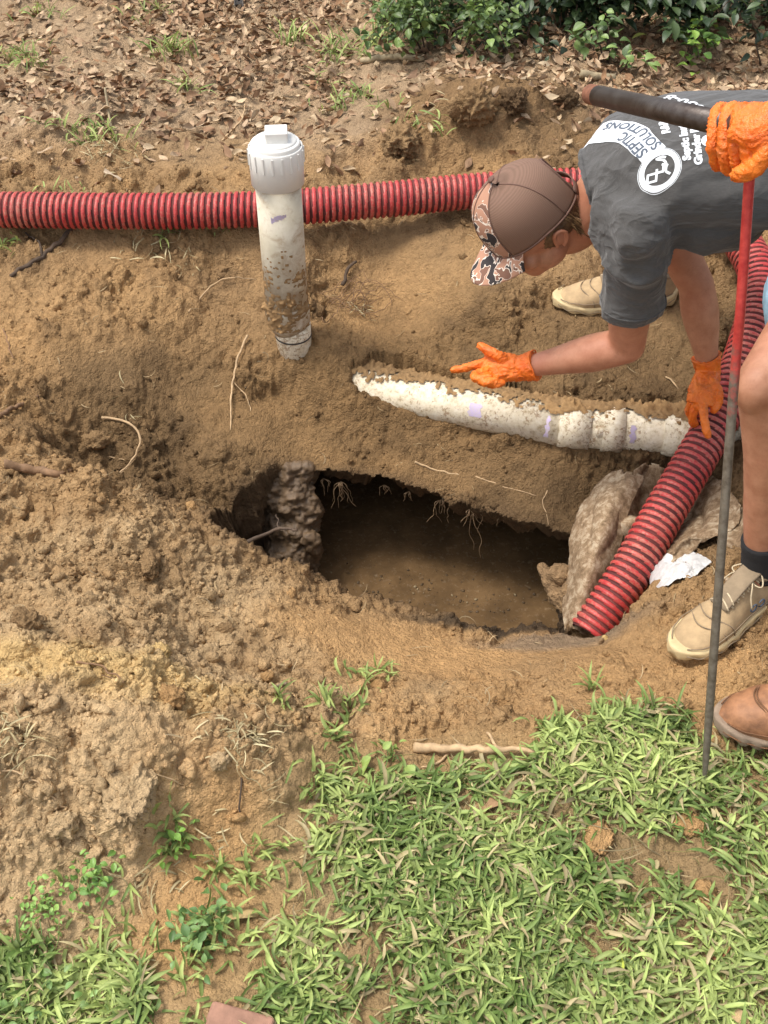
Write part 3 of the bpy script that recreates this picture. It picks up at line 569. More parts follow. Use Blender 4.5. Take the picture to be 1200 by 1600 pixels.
clod(270, 1092, .026, 'rounded orange tan clod right of the heap crest', C_or, seed=9)
clod(418, 1058, .014, 'small orange clod on the trampled strip of sand', C_or, seed=10, sub=3)
clod(205, 1245, .055, 'grey overhanging clod low on the spoil heap', C_gr, seed=11, sq=(1.3, .8, .6), sub=5)
clod(520, 1287, .020, 'brown clod at upper left corner of the lawn', C_br, seed=12, sub=3)
clod(490, 1262, .013, 'smaller clod beside the brown clod at the lawn corner', C_gr, seed=13, sub=3)
clod(40, 975, .03, 'brown clod on the left edge of the heap', C_br, seed=14)
clod(352, 985, .02, 'round clod below the left pit corner', C_br, seed=15, sub=3)
clod(455, 930, .015, 'small twin clod on the near rim of the pit', C_or, seed=16, sub=3)
clod(590, 1072, .020, 'orange clod beside the uprooted grass runner', C_or, seed=17, sub=3)
clod(935, 1315, .030, 'flat heap of orange sand in the middle of the grass', C_or*1.1, seed=18, sq=(1.2, .8, .4), sub=4)
clod(1075, 1290, .028, 'orange sand clump in grass right of the probe tip', C_or*1.1, seed=19, sq=(1.1, .8, .4))
clod(1100, 1400, .024, 'brown sand clump in grass near right edge', C_or, seed=20, sq=(1, 1, .4))
clod(945, 998, .010, 'yellow pebble of clay by the hose end', C_pale, seed=21, sub=2)
clod(150, 695, .035, 'brown clod in the hollow above the thick stick', C_br, seed=22)
clod(235, 885, .03, 'broad brown clod left of the pit on the slope', C_br, seed=23, sq=(1.4, .8, .6))
clod(100, 1290, .03, 'grey clod low at the left of the heap', C_gr, seed=24)
clod(345, 1190, .022, 'tan clod below the dry grass tuft on heap', C_gr, seed=25)

# wet clay pillar at the left end of the opening
def rough_blob(name, parts, voxel, col, am=.012, seed=1, f=22):
    me = organic(name, parts, voxel, 2); v, n = vdata(me); q = fbm(v[:, 0], v[:, 1], v[:, 2], f=f, o=5, seed=seed, g=.6); v += n*(q*am*2+am*.15*(np.abs(vn(v[:, 0]*f*2.2, v[:, 1]*f*2.2, v[:, 2]*f*2.2, seed=seed+2))-.3))[:, None]; setco(me, v)
    at = me.color_attributes.new('Col', 'FLOAT_COLOR', 'POINT'); c = np.ones((len(v), 4), np.float32); c[:, :3] = col*(1+.5*q[:, None]); at.data.foreach_set('color', c.ravel()); return me
attrmat('wet_clay', .55, .003, 120, .45, .5)
pt = [P(470, 745, 2.93), P(462, 790, 2.95), P(455, 830, 2.98), P(462, 875, 3.0)]
me = rough_blob('clay_pillar', [tube(cr([P(452, 725, 2.98), P(450, 790, 3.0), P(452, 840, 3.03), P(458, 905, 3.06)], 20), .085, 24, rb=.05, up=(1, 0, 0)), ball(P(400, 770, 3.0), (.06, .04, .06)), ball(P(485, 850, 3.02), (.03, .03, .06)), ball(P(430, 870, 3.02), (.05, .04, .05))], .0045, lin(98, 78, 56), .030, 5, 13)
tag(link('clay_pillar', me, 'wet_clay'), 'grey wet clay lump hanging down at left end of opening', 'clay lump')
# floating scum and bits at the near edge of the water
n = 420; xs = rng.normal(.05, .3, n); ys = 1.98+np.abs(rng.normal(0, .1, n)); k = (xs > -.3) & (xs < .5); xs, ys = xs[k], ys[k]; n = len(xs); v, f = clodshape(1, 3)
r = .001+.006*rng.random(n)**3; Rm = rotm(n); vv = np.einsum('nij,kj->nki', Rm, v)*r[:, None, None]*A3(1, 1, .4)+np.stack([xs, ys, np.full(n, -.599)], 1)[:, None]
cc = np.where((rng.random(n) < .3)[:, None], lin(140, 122, 92)[None], lin(84, 66, 44)[None]); tag(link('floating_scum', mesh('floating_scum', vv.reshape(-1, 3), (f[None]+np.arange(n)[:, None, None]*len(v)).reshape(-1, 3), np.repeat(cc, len(v), 0)), 'wet_clay'), kind='stuff')

# ------------------------------------------------------------------ roots and sticks
simple('root_wet', lin(152, 124, 92), .7, .35, 60, .0008, 200); simple('root_pale', lin(186, 156, 118), .8, .35, 60, .0008, 200); simple('root_brown', lin(128, 98, 70), .85, .4, 50, .0012, 160); simple('bark_dark', lin(84, 68, 54), .9, .4, 40, .002, 120); simple('weathered_wood', lin(158, 142, 112), .85, .35, 30, .0015, 120)
def strand(pts, r0, r1, wob=.003, n=8, step=.006, seed=0):
    p, s = resample(np.asarray(pts), step); u = s/s[-1]; p = p+wob*np.stack([vn(s*60+seed, s*0+k, seed=seed+k) for k in range(3)], 1)*np.sin(np.pi*u)[:, None]**.3
    return tube(p, r0+(r1-r0)*u+.12*r0*vn(s*90, s*0, seed=seed+8), n)
def gp(lst, lift): return [R(q[0], q[1], q[2] if len(q) > 2 else lift) for q in lst]
def root(name, label, cat_, paths, mat, group=None, parts=None):
    Vs = [strand(gp(p, r0*.7), r0, r1, wob, seed=i+int(p[0][0])) for i, (p, r0, r1, wob) in enumerate(paths)]
    V, F = cat(Vs); return tag(link(name, mesh(name, V, F), mat), label, cat_, group)
root('root', 'pale curved root looping out of the left pit slope', 'root', [([(160,657,.01),(200,668,.02),(222,700,.03),(208,728,.02),(185,740,0)], .0035, .002, .002), ([(165,712),(185,718),(205,722)], .002, .001, .002), ([(180,745),(196,735),(212,720,.01)], .0018, .001, .002)], 'root_pale')
root('root', 'long straight pale root standing below the cleanout pipe', 'root', [([(388,533,.02),(373,568,.02),(364,612,.02),(360,672,0)], .0038, .002, .002)], 'root_pale')
root('root', 'thin pale root forking beside the long straight root', 'root', [([(365,600,.01),(388,630,.01),(395,680,0)], .0014, .001, .002)], 'root_pale')
root('stick', 'thick brown stick lying on the bank at left edge', 'stick', [([(8,730,.01),(30,736,.01),(60,738,.01),(85,742,.005),(112,736,0)], .012, .007, .004)], 'root_brown')
root('root', 'brown root at far left above the thick stick', 'root', [([(0,655,.01),(25,640,.01),(60,622,.005)], .007, .004, .003)], 'root_brown')
root('branch', 'dark forked branch under the hose at left', 'branch', [([(17,433),(45,415),(67,403),(85,388),(112,360)], .006, .007, .004), ([(67,403),(60,380),(40,365)], .004, .002, .004)], 'bark_dark')
root('root', 'thin arching root left of the cleanout pipe', 'root', [([(295,488),(330,458,.02),(360,443,.02),(400,437,.0)], .0025, .0012, .002)], 'root_pale')
root('stick', 'long peeled root lying along the top edge of the lawn', 'stick', [([(648,1172,.008),(700,1180,.02),(760,1183,.024),(820,1182,.022),(888,1198,.006)], .0095, .003, .003), ([(700,1180,.008),(685,1195,.004),(640,1198,0),(628,1192,0)], .003, .001, .004), ([(852,1192),(825,1194,.005),(815,1210),(822,1222)], .0025, .001, .004), ([(760,1150,.01),(775,1172,.012)], .003, .003, .003)], 'root_pale')
root('root', 'dark root poking into the left side of the hole', 'root', [([(388,856,.02),(420,862,.06),(445,872,.10),(468,885,.12)], .0045, .003, .003), ([(440,868,.09),(436,850,.10)], .002, .001, .003)], 'bark_dark')
root('root', 'white root fragment lying on soil above the opening', 'root', [([(648,722,.001),(680,735,.001),(722,744,.001)], .0028, .0022, .002)], 'root_pale')
root('root', 'long thin pale root right of the white root fragment', 'root', [([(735,742),(780,758),(838,775)], .0018, .001, .002)], 'root_pale')
root('root', 'thin root hanging over the right part of the lip', 'root', [([(855,768,.004),(848,785,.006),(852,805,.006),(857,822,.004)], .0018, .001, .002)], 'root_pale')
root('root', 'dark thick root sticking out behind the cleanout pipe', 'root', [([(535,455,.02),(545,435,.03),(557,418,.02)], .006, .004, .003)], 'bark_dark')
fr_ = []
for i in range(22):
    a0 = rng.uniform(495, 560); b0 = rng.uniform(455, 500); fr_.append(([(a0, b0, .01), (a0+rng.uniform(5, 40), b0+rng.uniform(-25, 20), .03), (a0+rng.uniform(30, 80), b0+rng.uniform(-40, 25), .0)], .0013, .0007, .004))
root('root_tuft', 'tangled tuft of fine roots between both pipes', 'roots', fr_, 'root_brown')
root('stick', 'short grey stick upright in leaves at upper left', 'stick', [([(174,200),(171,180,.02),(168,160,.05)], .004, .004, .001)], 'weathered_wood')
root('twig', 'bent pale twig left of the white pipe cap', 'twig', [([(347,221),(365,205,.01),(380,193,.02),(384,170,.02)], .0035, .002, .002), ([(380,193,.02),(368,176,.02)], .002, .001, .002)], 'root_pale')
root('branch', 'weathered branch on the ground below bright bushes', 'branch', [([(565,99),(610,98,.02),(662,96,.01)], .012, .009, .004)], 'weathered_wood')
root('stick', 'sawn grey stick end behind the probe handle', 'stick', [([(905,124,.02),(930,128,.02),(958,131,.02)], .014, .014, .002)], 'weathered_wood')
root('stick', 'pale stick in the leaf litter near top left', 'stick', [([(147,40),(170,33),(190,26)], .006, .004, .003)], 'root_pale')
root('root', 'fine dark root hanging down the front of the heap', 'root', [([(378,1220,.01),(376,1270,.005),(372,1310),(380,1345)], .0018, .001, .003)], 'bark_dark')
root('twig', 'thin twig on the heap right of centre left edge', 'twig', [([(0,1205),(40,1215,.01),(80,1250,.01),(115,1270)], .0018, .001, .004)], 'root_pale')
root('twig', 'thin pale twig lying across the grey clod of heap', 'twig', [([(215,1200),(250,1215,.01),(290,1230,.005)], .0016, .001, .003)], 'root_pale')
root('twig', 'thin twig in the soil at far left below hose', 'twig', [([(5,515),(15,545,.01),(30,592)], .0025, .0015, .003)], 'root_brown')
root('twig', 'loose twig right of the far tan boot', 'twig', [([(1040,590),(1050,600,.01),(1062,612)], .003, .0015, .002)], 'root_pale')
root('twig', 'curly grey twig on the heap near the yellow crest', 'twig', [([(120,1035),(160,1050,.012),(195,1070,.01),(160,1060,.01)], .002, .001, .004)], 'root_brown')
root('stick', 'short splinter of wood by the small orange clod', 'stick', [([(425,1076),(448,1070,.004)], .004, .003, .001)], 'weathered_wood')
# rootlets fringing the lip
fr2 = []
for (px, py, z, L, k) in [(533,757,-.31,.09,10),(690,785,-.32,.085,8),(735,800,-.32,.06,6),(745,805,-.33,.15,3),(785,812,-.33,.03,4),(600,762,-.32,.04,5),(505,752,-.31,.05,4),(640,772,-.32,.03,5),(830,822,-.33,.025,3)]:
    Vs = []
    for i in range(k):
        c = G(px+rng.normal(0, 6), py, z); pts = [G(px, py, z)+A3(0, .012, .0)]
        l = L*rng.uniform(.4, 1.0)
        pts.append(c)
        dr_ = rng.normal(0, .28)
        for q in range(1, 6): pts.append(pts[-1]+A3((dr_+rng.normal(0, .3))*l/5, rng.normal(0, .15)*l/5, -l/5))
        Vs.append(strand(pts, .0011, .0006, .0008, 6, seed=i+px))
    fr2.append(Vs)
labs = ['longest tangled clump of rootlets hanging at left of opening', 'forked clump of rootlets hanging at middle of opening', 'rootlets hanging just right of the middle clump', 'single rootlet string reaching down to the water', 'short rootlets hanging at right part of opening', 'short rootlets between left and middle clumps', 'rootlets hanging by the clay pillar', 'few short rootlets left of the middle clump', 'shortest rootlets near the right end of opening']
for Vs, lb in zip(fr2, labs): V, F = cat(Vs); tag(link('hanging_root', mesh('hanging_root', V, F), 'root_wet'), lb, 'root', 'rootlets hanging from the lip of the hole')
# ------------------------------------------------------------------ grass, leaves, bushes
attrmat('grass_blade', .55, .0003, 300, .18, .4, trans=.25, vs=90); attrmat('dry_leaf', .8, .0008, 200, .3, .2, vs=120); attrmat('green_leaf', .45, .0004, 250, .2, .5, trans=.2, vs=60)
def blades(base, az, el, L, wid, col, nseg=5, curl=1.0, fold=.25, tipc=None, lie=0.0):
    n = len(base); u = np.linspace(0, 1, nseg+1); el_u = el[:, None]-(curl[:, None] if np.ndim(curl) else curl)*u[None]**1.3; st = L[:, None]/nseg
    hx = np.cumsum(np.cos(el_u)*st, 1)-np.cos(el_u[:, :1])*st; hz = np.cumsum(np.sin(el_u)*st, 1)-np.sin(el_u[:, :1])*st
    azz = az[:, None]+lie*u[None]*rng.normal(size=(n, 1)); dx, dy = np.cos(azz), np.sin(azz)
    c = np.stack([base[:, :1]+hx*dx, base[:, 1:2]+hx*dy, base[:, 2:3]+hz], -1)
    w = wid[:, None]*np.array(np.minimum(1, (1-u)*2.6+.0)*np.minimum(1, .65+u*1.2))[None]; side = np.stack([-dy, dx, np.zeros_like(dx)], -1); tl = rng.normal(0, .5, (n, 1))
    upv = np.stack([-np.sin(el_u)*dx, -np.sin(el_u)*dy, np.cos(el_u)], -1); sd_ = side*np.cos(tl)[..., None]+upv*np.sin(tl)[..., None]
    l = c+sd_*w[..., None]/2+upv*(w*fold)[..., None]; r_ = c-sd_*w[..., None]/2+upv*(w*fold)[..., None]
    V = np.stack([l, c, r_], 2).reshape(n, -1, 3); m = V.shape[1]; F = []
    for s in range(nseg):
        for k in (0, 1): F.append([s*3+k, s*3+k+1, s*3+k+4, s*3+k+3])
    F = (np.array(F)[None]+np.arange(n)[:, None, None]*m).reshape(-1, 4)
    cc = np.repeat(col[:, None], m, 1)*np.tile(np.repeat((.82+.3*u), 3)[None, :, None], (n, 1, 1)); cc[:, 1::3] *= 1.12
    return V.reshape(-1, 3), F, cc.reshape(-1, 3)
LAWN = np.array([R(*q)[:2] for q in [(380,1720),(395,1600),(415,1490),(470,1390),(480,1300),(520,1262),(575,1225),(640,1215),(720,1205),(850,1215),(868,1150),(960,1118),(1060,1112),(1130,1175),(1250,1180),(1500,1180),(1500,1720)]])
LEFTG = np.array([R(*q)[:2] for q in [(-100,1720),(-100,1480),(0,1500),(60,1490),(150,1500),(215,1530),(225,1600),(240,1720)]])
def lawn_patch(poly, n, den=1.0, seed=0, hb=1.0):
    lo, hi = poly.min(0), poly.max(0); xs = lo[0]+rng.random(n)*(hi[0]-lo[0]); ys = lo[1]+rng.random(n)*(hi[1]-lo[1])
    jx, jy = xs+.04*vn(xs*22, ys*22, seed=seed)+rng.normal(0, .012, n), ys+.04*vn(xs*22, ys*22, seed=seed+1)+rng.normal(0, .012, n)
    pat = fbm(xs, ys, f=7, o=3, seed=seed+2)
    ok = inpoly(jx, jy, poly) & (rng.random(n) < np.clip(.72+2.2*pat+.5*fbm(xs, ys, f=24, o=2, seed=seed+20), .08, 1)*den)
    for (px, py, rr) in [(935,1312,.045),(1075,1290,.035),(1070,1350,.05),(1095,1400,.035),(985,1290,.03),(1040,1330,.03),(870,1275,.03),(640,1260,.03),(800,1240,.04),(720,1490,.03)]:
        c = R(px, py); ok &= (np.hypot(xs-c[0], ys-c[1]) > rr*(.8+.4*rng.random(n))) | (rng.random(n) < .12)
    xs, ys = xs[ok], ys[ok]; k = 5; xs, ys = np.repeat(xs, k)+rng.normal(0, .006, len(xs)*k), np.repeat(ys, k)+rng.normal(0, .006, len(ys)*k); n = len(xs)
    base = np.stack([xs, ys, ground_z(xs, ys)+rng.uniform(-.002, .014, n)], 1); az = rng.random(n)*2*np.pi; el = rng.uniform(0, 1.0, n)**1.3; L = (.016+.046*rng.random(n)**1.3)*hb; w = rng.uniform(.0036, .0078, n)
    t = np.clip(fbm(xs, ys, f=9, o=2, seed=seed+7)+.5+rng.normal(0, .3, n), 0, 1)[:, None]; c = lin(108, 132, 66)*(1-t)+lin(178, 192, 114)*t
    dry = rng.random(n) < .15; c[dry] = lin(188, 172, 128)*rng.uniform(.7, 1.05, (dry.sum(), 1)); c *= rng.uniform(.62, 1.12, (n, 1))
    return blades(base, az, el, L, w, c, curl=rng.uniform(.2, 1.6, n), lie=.5)
parts = [lawn_patch(LAWN, 9500, 1.0, 3), lawn_patch(LEFTG, 1700, .9, 5, 1.0)]
# scruffy strays over bare ground
def tuft(px, py, n, rad, hb=1.0, elr=(.5, 1.4), green=True, wd=1.0):
    c = R(px, py); xs = c[0]+rng.normal(0, rad, n); ys = c[1]+rng.normal(0, rad*.8, n); base = np.stack([xs, ys, ground_z(xs, ys)+.002], 1)
    if green: t = rng.random((n, 1)); cc = lin(108, 128, 66)*(1-t)+lin(172, 184, 108)*t
    else: t = rng.random((n, 1)); cc = lin(150, 134, 96)*(1-t)+lin(206, 192, 150)*t
    return blades(base, rng.random(n)*6.28, rng.uniform(*elr, n), rng.uniform(.02, .055, n)*hb, rng.uniform(.004, .0075, n)*wd, cc, curl=rng.uniform(.3, 1.5, n), lie=.5)
for a in [(325,1465,70,.035),(350,1365,26,.022),(385,1375,16,.012),(430,1330,22,.025),(440,1385,14,.02),(320,1590,14,.02),(280,1520,12,.02),(275,1290,24,.014),(275,1330,22,.012),(545,1115,28,.022),(520,1150,20,.014),(565,1060,22,.022),(600,1050,16,.012),(510,1095,14,.01),(440,1095,12,.008),
          (550,1215,30,.03),(490,1250,16,.02),(600,1180,10,.012),(870,1150,60,.022),(930,1130,20,.02),(925,1080,8,.006,1.3,(1.1,1.5)),(510,1230,14,.02),(1160,1190,30,.03),(345,352,28,.02),(265,355,26,.022,1.3),(20,90,40,.06,1.6),(50,100,30,.05,1.5),(120,215,40,.05,1.4),(165,215,35,.05,1.5),(270,85,50,.04,2.2,(1.0,1.5)),(290,140,20,.03,1.6),
          (450,70,20,.03,2.6,(1.1,1.5)),(520,90,30,.04,2.4),(560,80,30,.06,2.4),(590,60,24,.05,2.4),(530,170,20,.04,1.6),(560,150,22,.04,1.5),(240,20,24,.05,1.8),(60,25,24,.06,1.6),(640,200,14,.03,1.4),(10,385,20,.02),(500,130,16,.04,1.5),(600,170,12,.03,1.4),(680,205,14,.03,1.3),(100,300,12,.05),(150,1460,30,.04),(220,1480,12,.02)]:
    parts.append(tuft(*a))
for a in [(370,1150,60,.028,.8,(-.2,.6),False,.5),(400,1160,40,.02,.8,(-.4,.5),False,.5),(15,1140,40,.02,1.0,(.2,1.2),False,.5),(40,1165,20,.02,1.0,(.2,1.2),False,.5),(170,235,50,.05,1.6,(.1,.8),False,.6),(210,370,10,.02,1.2,(.1,.6),False,.8),(250,375,12,.02,1.2,(.1,.6),False,.7),(565,490,14,.015,1.0,(.2,1.0),False,.6),(230,1370,26,.03,1,(.1,.7),False,.6),(340,1300,16,.03,.8,(.1,.5),False,.6),(215,390,14,.04,1,(.0,.6),False,.7),(680,180,14,.04,1.6,(.1,.6),False,.6),(195,640,8,.03,1,(.2,.9),False,.5),(285,420,12,.03,1,(.2,.9),False,.5),(330,1075,8,.02,1,(.1,.4),False,.5),(430,1240,8,.02,1,(.1,.4),False,.4)]:
    parts.append(tuft(*a))
n = 900; xs = rng.uniform(-1, 1.1, n); ys = rng.uniform(.8, 3.9, n); base = np.stack([xs, ys, ground_z(xs, ys)+.004], 1)   # straws strewn about
base = base[~samp(HOLE_IN, xs, ys)]; n = len(base)
parts.append(blades(base, rng.random(n)*6.28, rng.uniform(-.1, .35, n), rng.uniform(.012, .05, n), rng.uniform(.0009, .0030, n), lin(186, 162, 122)*rng.uniform(.45, 1.05, (n, 1)), curl=rng.uniform(-.2, .5, n), lie=.8))
n = 1500; xs = rng.uniform(-.5, 1.1, n); ys = rng.uniform(.6, 1.35, n); k_ = inpoly(xs, ys, LAWN); xs, ys = xs[k_], ys[k_]; n = len(xs); base = np.stack([xs, ys, ground_z(xs, ys)+rng.uniform(.002, .012, n)], 1)   # thatch and runners
parts.append(blades(base, rng.random(n)*6.28, rng.uniform(-.1, .3, n), rng.uniform(.02, .09, n), rng.uniform(.0010, .0026, n), np.where(rng.random((n, 1)) < .4, lin(128, 120, 66), lin(186, 166, 124))*rng.uniform(.5, 1.0, (n, 1)), curl=rng.uniform(-.2, .4, n), lie=.7))
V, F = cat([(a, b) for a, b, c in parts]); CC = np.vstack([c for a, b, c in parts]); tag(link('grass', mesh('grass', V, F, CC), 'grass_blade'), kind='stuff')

# leaf meshes
def leafmesh(name, L, wd, curl, fold, cup, nu=4, nv=6, wob=.1, seed=0):
    u = np.linspace(0, 1, nv); s = np.linspace(-1, 1, nu+1); wv = wd*np.sin(np.pi*np.clip(u, .02, .985)**.85)**.8*(1+wob*vn(u*4, u*0, seed=seed)); U, S = np.meshgrid(u, s, indexing='ij')
    X = S*wv[:, None]/2; Z = fold*np.abs(X)+cup*(U-.4)**2*L+curl*np.sin(U*5+S*1.2+seed)*L*.06; Y = U*L+.03*L*np.sin(U*7+seed)*wob*5*0
    return mesh(name, np.stack([X, Y, Z], -1).reshape(-1, 3), grid(nu+1, nv))
LT = []
for i in range(7): LT.append(np.array([leafmesh('x', 1, rng.uniform(.35, .5), rng.uniform(.5, 2.2), rng.uniform(-.3, .7), rng.uniform(-.5, .9), seed=i)], object)[0])
LV = [(vdata(m)[0], np.array([list(p.vertices) for p in m.polygons])) for m in LT]
def leaf_cols(n): 
    pal = np.array([lin(168, 140, 112), lin(146, 116, 90), lin(184, 158, 128), lin(118, 90, 66), lin(186, 162, 130), lin(146, 112, 82)]); return pal[rng.integers(0, 6, n)]*rng.uniform(.75, 1.1, (n, 1))
yv = 3.0+rng.random(30000)**.8*2.25; xv = (rng.random(30000)*2-1)*(.5+.335*yv)*1.1
dm = fbm(xv, yv, f=2.5, o=3, seed=71); pr = np.clip((yv-3.05)/.45, 0.05, 1)*np.clip(.8+1.3*dm, .15, 1); cl = np.exp(-((xv-.35)**2+(yv-3.35)**2)/.12); pr *= (1-.85*cl)*np.clip(.35+.65*(yv-3.3)/.6+.5*(xv > .2), 0.45, 1)
ok = rng.random(30000) < pr; xv, yv = xv[ok][:12500], yv[ok][:12500]; n = len(xv)
sc = rng.uniform(.020, .054, n); yaw = rng.random(n)*6.28; tilt = rng.normal(0, .38, n); roll = rng.normal(0, .45, n); z = ground_z(xv, yv)+rng.uniform(.003, .02, n); lc = leaf_cols(n)
dpx = sc/(yv*.719+1.6*.695); vis = np.abs(xv/(yv*.719+1.12)) < .36; order = np.argsort(-(dpx*vis*(yv < 4.6))); big = set(order[:300].tolist())
def leafR(yaw, tilt, roll):
    return (Matrix.Rotation(yaw, 3, 'Z')@Matrix.Rotation(tilt, 3, 'X')@Matrix.Rotation(roll, 3, 'Y'))
Vs, Fs, Cs = [], [], []; nn = 0
lmats = []
for i in range(6):
    nm = 'dry_leaf_tone'; c = [lin(158, 130, 100), lin(138, 108, 80), lin(178, 152, 122), lin(120, 92, 68), lin(190, 168, 136), lin(148, 114, 84)][i]; lmats.append(simple(nm, c, .8, .35, 90, .0008, 200))
lms = []
for i in range(7):
    for j in range(6): me = LT[i].copy(); me.name = 'dry_leaf'; me.materials.append(lmats[j]); lms.append(me)
for i in range(n):
    Rm = np.array(leafR(yaw[i], tilt[i], roll[i]))
    if i in big:
        o = link('dry_leaf', lms[rng.integers(0, 42)], None, g_o, origin=1); o.location = (xv[i], yv[i], z[i]+.004); o.rotation_euler = Matrix(Rm).to_euler(); o.scale = (sc[i],)*3; continue
    v, f = LV[i % 7]; Vs.append((v*sc[i])@Rm.T+A3(xv[i], yv[i], z[i])); Fs.append(f+nn); nn += len(v); Cs.append(np.repeat(lc[i][None], len(v), 0))
tag(link('leaf_litter', mesh('leaf_litter', np.vstack(Vs), np.vstack(Fs), np.vstack(Cs)), 'dry_leaf'), kind='stuff')
# a few dead leaves on the dig
def loose_leaf(px, py, s, label, col, cat_='leaf', seed=1, tilt=.3):
    me = LT[seed % 7].copy(); me.name = 'fallen_leaf'; o = link('fallen_leaf', me, None); me.materials.append(simple('leaf_tone', col, .75, .3, 90, .0005, 200)); p = R(px, py, .008); o.location = tuple(p); o.rotation_euler = (tilt, .2, seed*1.7); o.scale = (s,)*3
    sh = me.vertices; tag(o, label, cat_)
loose_leaf(405, 1432, .07, 'long dry yellowish leaf on the orange sand by the lawn', lin(186, 160, 110), seed=1)
loose_leaf(962, 1500, .035, 'bright yellow green leaf standing in the lawn', lin(190, 200, 84), seed=2, tilt=.7)
loose_leaf(1105, 1500, .04, 'small rust brown leaf in grass at lower right', lin(160, 106, 74), seed=3)
loose_leaf(850, 1515, .028, 'small yellow green leaf low in the lawn', lin(176, 180, 76), seed=4, tilt=.5)
loose_leaf(800, 1238, .07, 'flat tan leaf at the lawn edge under the long root', lin(158, 124, 90), seed=5, tilt=.05)
loose_leaf(1135, 1580, .04, 'tan leaf in grass at the bottom right corner', lin(190, 160, 120), seed=6)
loose_leaf(190, 285, .07, 'large pale leaf leaning on the soil left of the pipe cap', lin(188, 168, 142), seed=8)
loose_leaf(484, 38, .05, 'whitish leaf at the top left of the bushes', lin(214, 204, 180), seed=9)

simple('weed_stem', lin(112, 138, 74), .6)
def bush(name, label, cpx, z0, rad, hgt, n_obj, n_stuff, Lf, pal, wd=.55, group=None, droop=.5, base=None, seed=0, cat_='bush', depthy=None):
    r_ = np.random.default_rng(seed+100)
    c = R(*cpx) if base is None else np.asarray(base, float); t = thing(name, label, cat_, c, group); ns = max(5, int(rad*30)); stems = []; tips = []
    for i in range(ns):
        a = r_.random()*6.28; rr = rad*r_.random()**.5; b = c+A3(rr*.4*math.cos(a), rr*.3*math.sin(a), -.01); h = hgt*r_.uniform(.5, 1); e = c+A3(rr*math.cos(a), rr*(.8)*math.sin(a), h)
        mid = (b+e)/2+A3(0, 0, .15*h); stems.append(strand([b, mid, e, e+A3(.1*math.cos(a), .1*math.sin(a)-.03, -droop*.15)*min(1, rad*5)], .0035 if cat_ != 'weed' else .0016, .0012 if cat_ != 'weed' else .0008, .006 if cat_ != 'weed' else .002, 6, .03 if cat_ != 'weed' else .008, seed=i)); tips.append(cr([b, mid, e, e+A3(.1*math.cos(a), .1*math.sin(a)-.03, -droop*.15)*min(1, rad*5)], 30))
    V, F = cat(stems); link('stem', mesh('stem', V, F), 'bark_dark' if cat_ != 'weed' else 'weed_stem', t)
    mats = [simple('leaf_green', p, .42, .3, 70, .0004, 200, spec=.5) for p in pal]; shapes = [leafmesh('leaf', 1, wd*q, .4, .35, -.35, seed=i+3) for i, q in enumerate((1, .85, 1.15))]; ms = []
    for s_ in shapes:
        for m_ in mats: k = s_.copy(); k.name = 'leaf'; k.materials.append(m_); ms.append(k)
    SV = [(vdata(m_)[0], np.array([list(p.vertices) for p in m_.polygons])) for m_ in shapes]; Vs, Fs, Cs, nn = [], [], [], 0
    N = n_obj+n_stuff
    for i in range(N):
        tp = tips[i % ns]; p = tp[int(r_.uniform(6, 29))]+r_.normal(0, .018, 3)*(1+2*rad); s = Lf*r_.uniform(.55, 1.15); M = np.array(leafR(r_.random()*6.28, r_.normal(-.15, .45), r_.normal(0, .4)))
        if i < n_obj: o = link('leaf', ms[r_.integers(0, len(ms))], None, t, origin=1); o.location = tuple(p-c); o.rotation_euler = Matrix(M).to_euler(); o.scale = (s,)*3
        else: v, f = SV[i % 3]; Vs.append((v*s)@M.T+p); Fs.append(f+nn); nn += len(v); Cs.append(np.repeat((pal[r_.integers(0, len(pal))]*r_.uniform(.7, 1.2))[None], len(v), 0))
    if n_stuff: tag(link('foliage', mesh('foliage', np.vstack(Vs), np.vstack(Fs), np.vstack(Cs)), 'green_leaf', t), kind='stuff')
    return t
br_ = [lin(98, 120, 62), lin(120, 142, 76), lin(76, 98, 52)]; dk_ = [lin(56, 74, 44), lin(74, 92, 54), lin(44, 60, 38)]
bush('bush', 'bright small leaved bush at top centre of the photo', (690, 74), .12, .32, .22, 170, 700, .036, br_, .6, seed=1)
bush('bush', 'bright green seedling bush left of the top centre bush', (612, 55), .12, .2, .16, 80, 200, .036, br_, .6, seed=2)
bush('bush', 'low light green sapling with round leaves behind the probe handle', (955, 105), .13, .12, .16, 70, 0, .045, br_, .75, seed=3)
bush('bush', 'low yellow green sapling just above the dark shirt', (1070, 95), .13, .12, .17, 70, 0, .042, [lin(130, 160, 70), lin(104, 140, 66)], .75, seed=4)
bush('bush', 'dark glossy bush in the top right corner', (1140, 45), .14, .35, .34, 150, 1300, .065, dk_, .5, seed=5)
bush('bush', 'dark bush between the top centre bush and the corner bush', (890, 58), .14, .32, .30, 130, 900, .06, dk_, .5, seed=6)
bush('bush', 'low dark green cover under the bright bushes at top centre', (780, 22), .14, .45, .30, 90, 900, .05, dk_, .55, seed=31)
bush('bush', 'dark leafy bush at the right photo edge above the shirt', (1230, 95), .14, .26, .24, 60, 420, .055, dk_, .5, seed=32)
bush('bush', 'sparse dark seedlings above the largest loam clod', (810, 75), .13, .22, .10, 70, 40, .04, dk_, .6, seed=8)
bush('weed', 'ferny bright green weed at the lower left heap foot', (62, 1425), 0, .032, .03, 70, 50, .012, [lin(120, 156, 70), lin(146, 178, 92)], .6, seed=11, cat_='weed')
bush('weed', 'small lobed bright weed above the ferny weed', (135, 1380), 0, .03, .035, 60, 30, .015, [lin(124, 160, 74), lin(104, 140, 66)], .6, seed=12, cat_='weed')
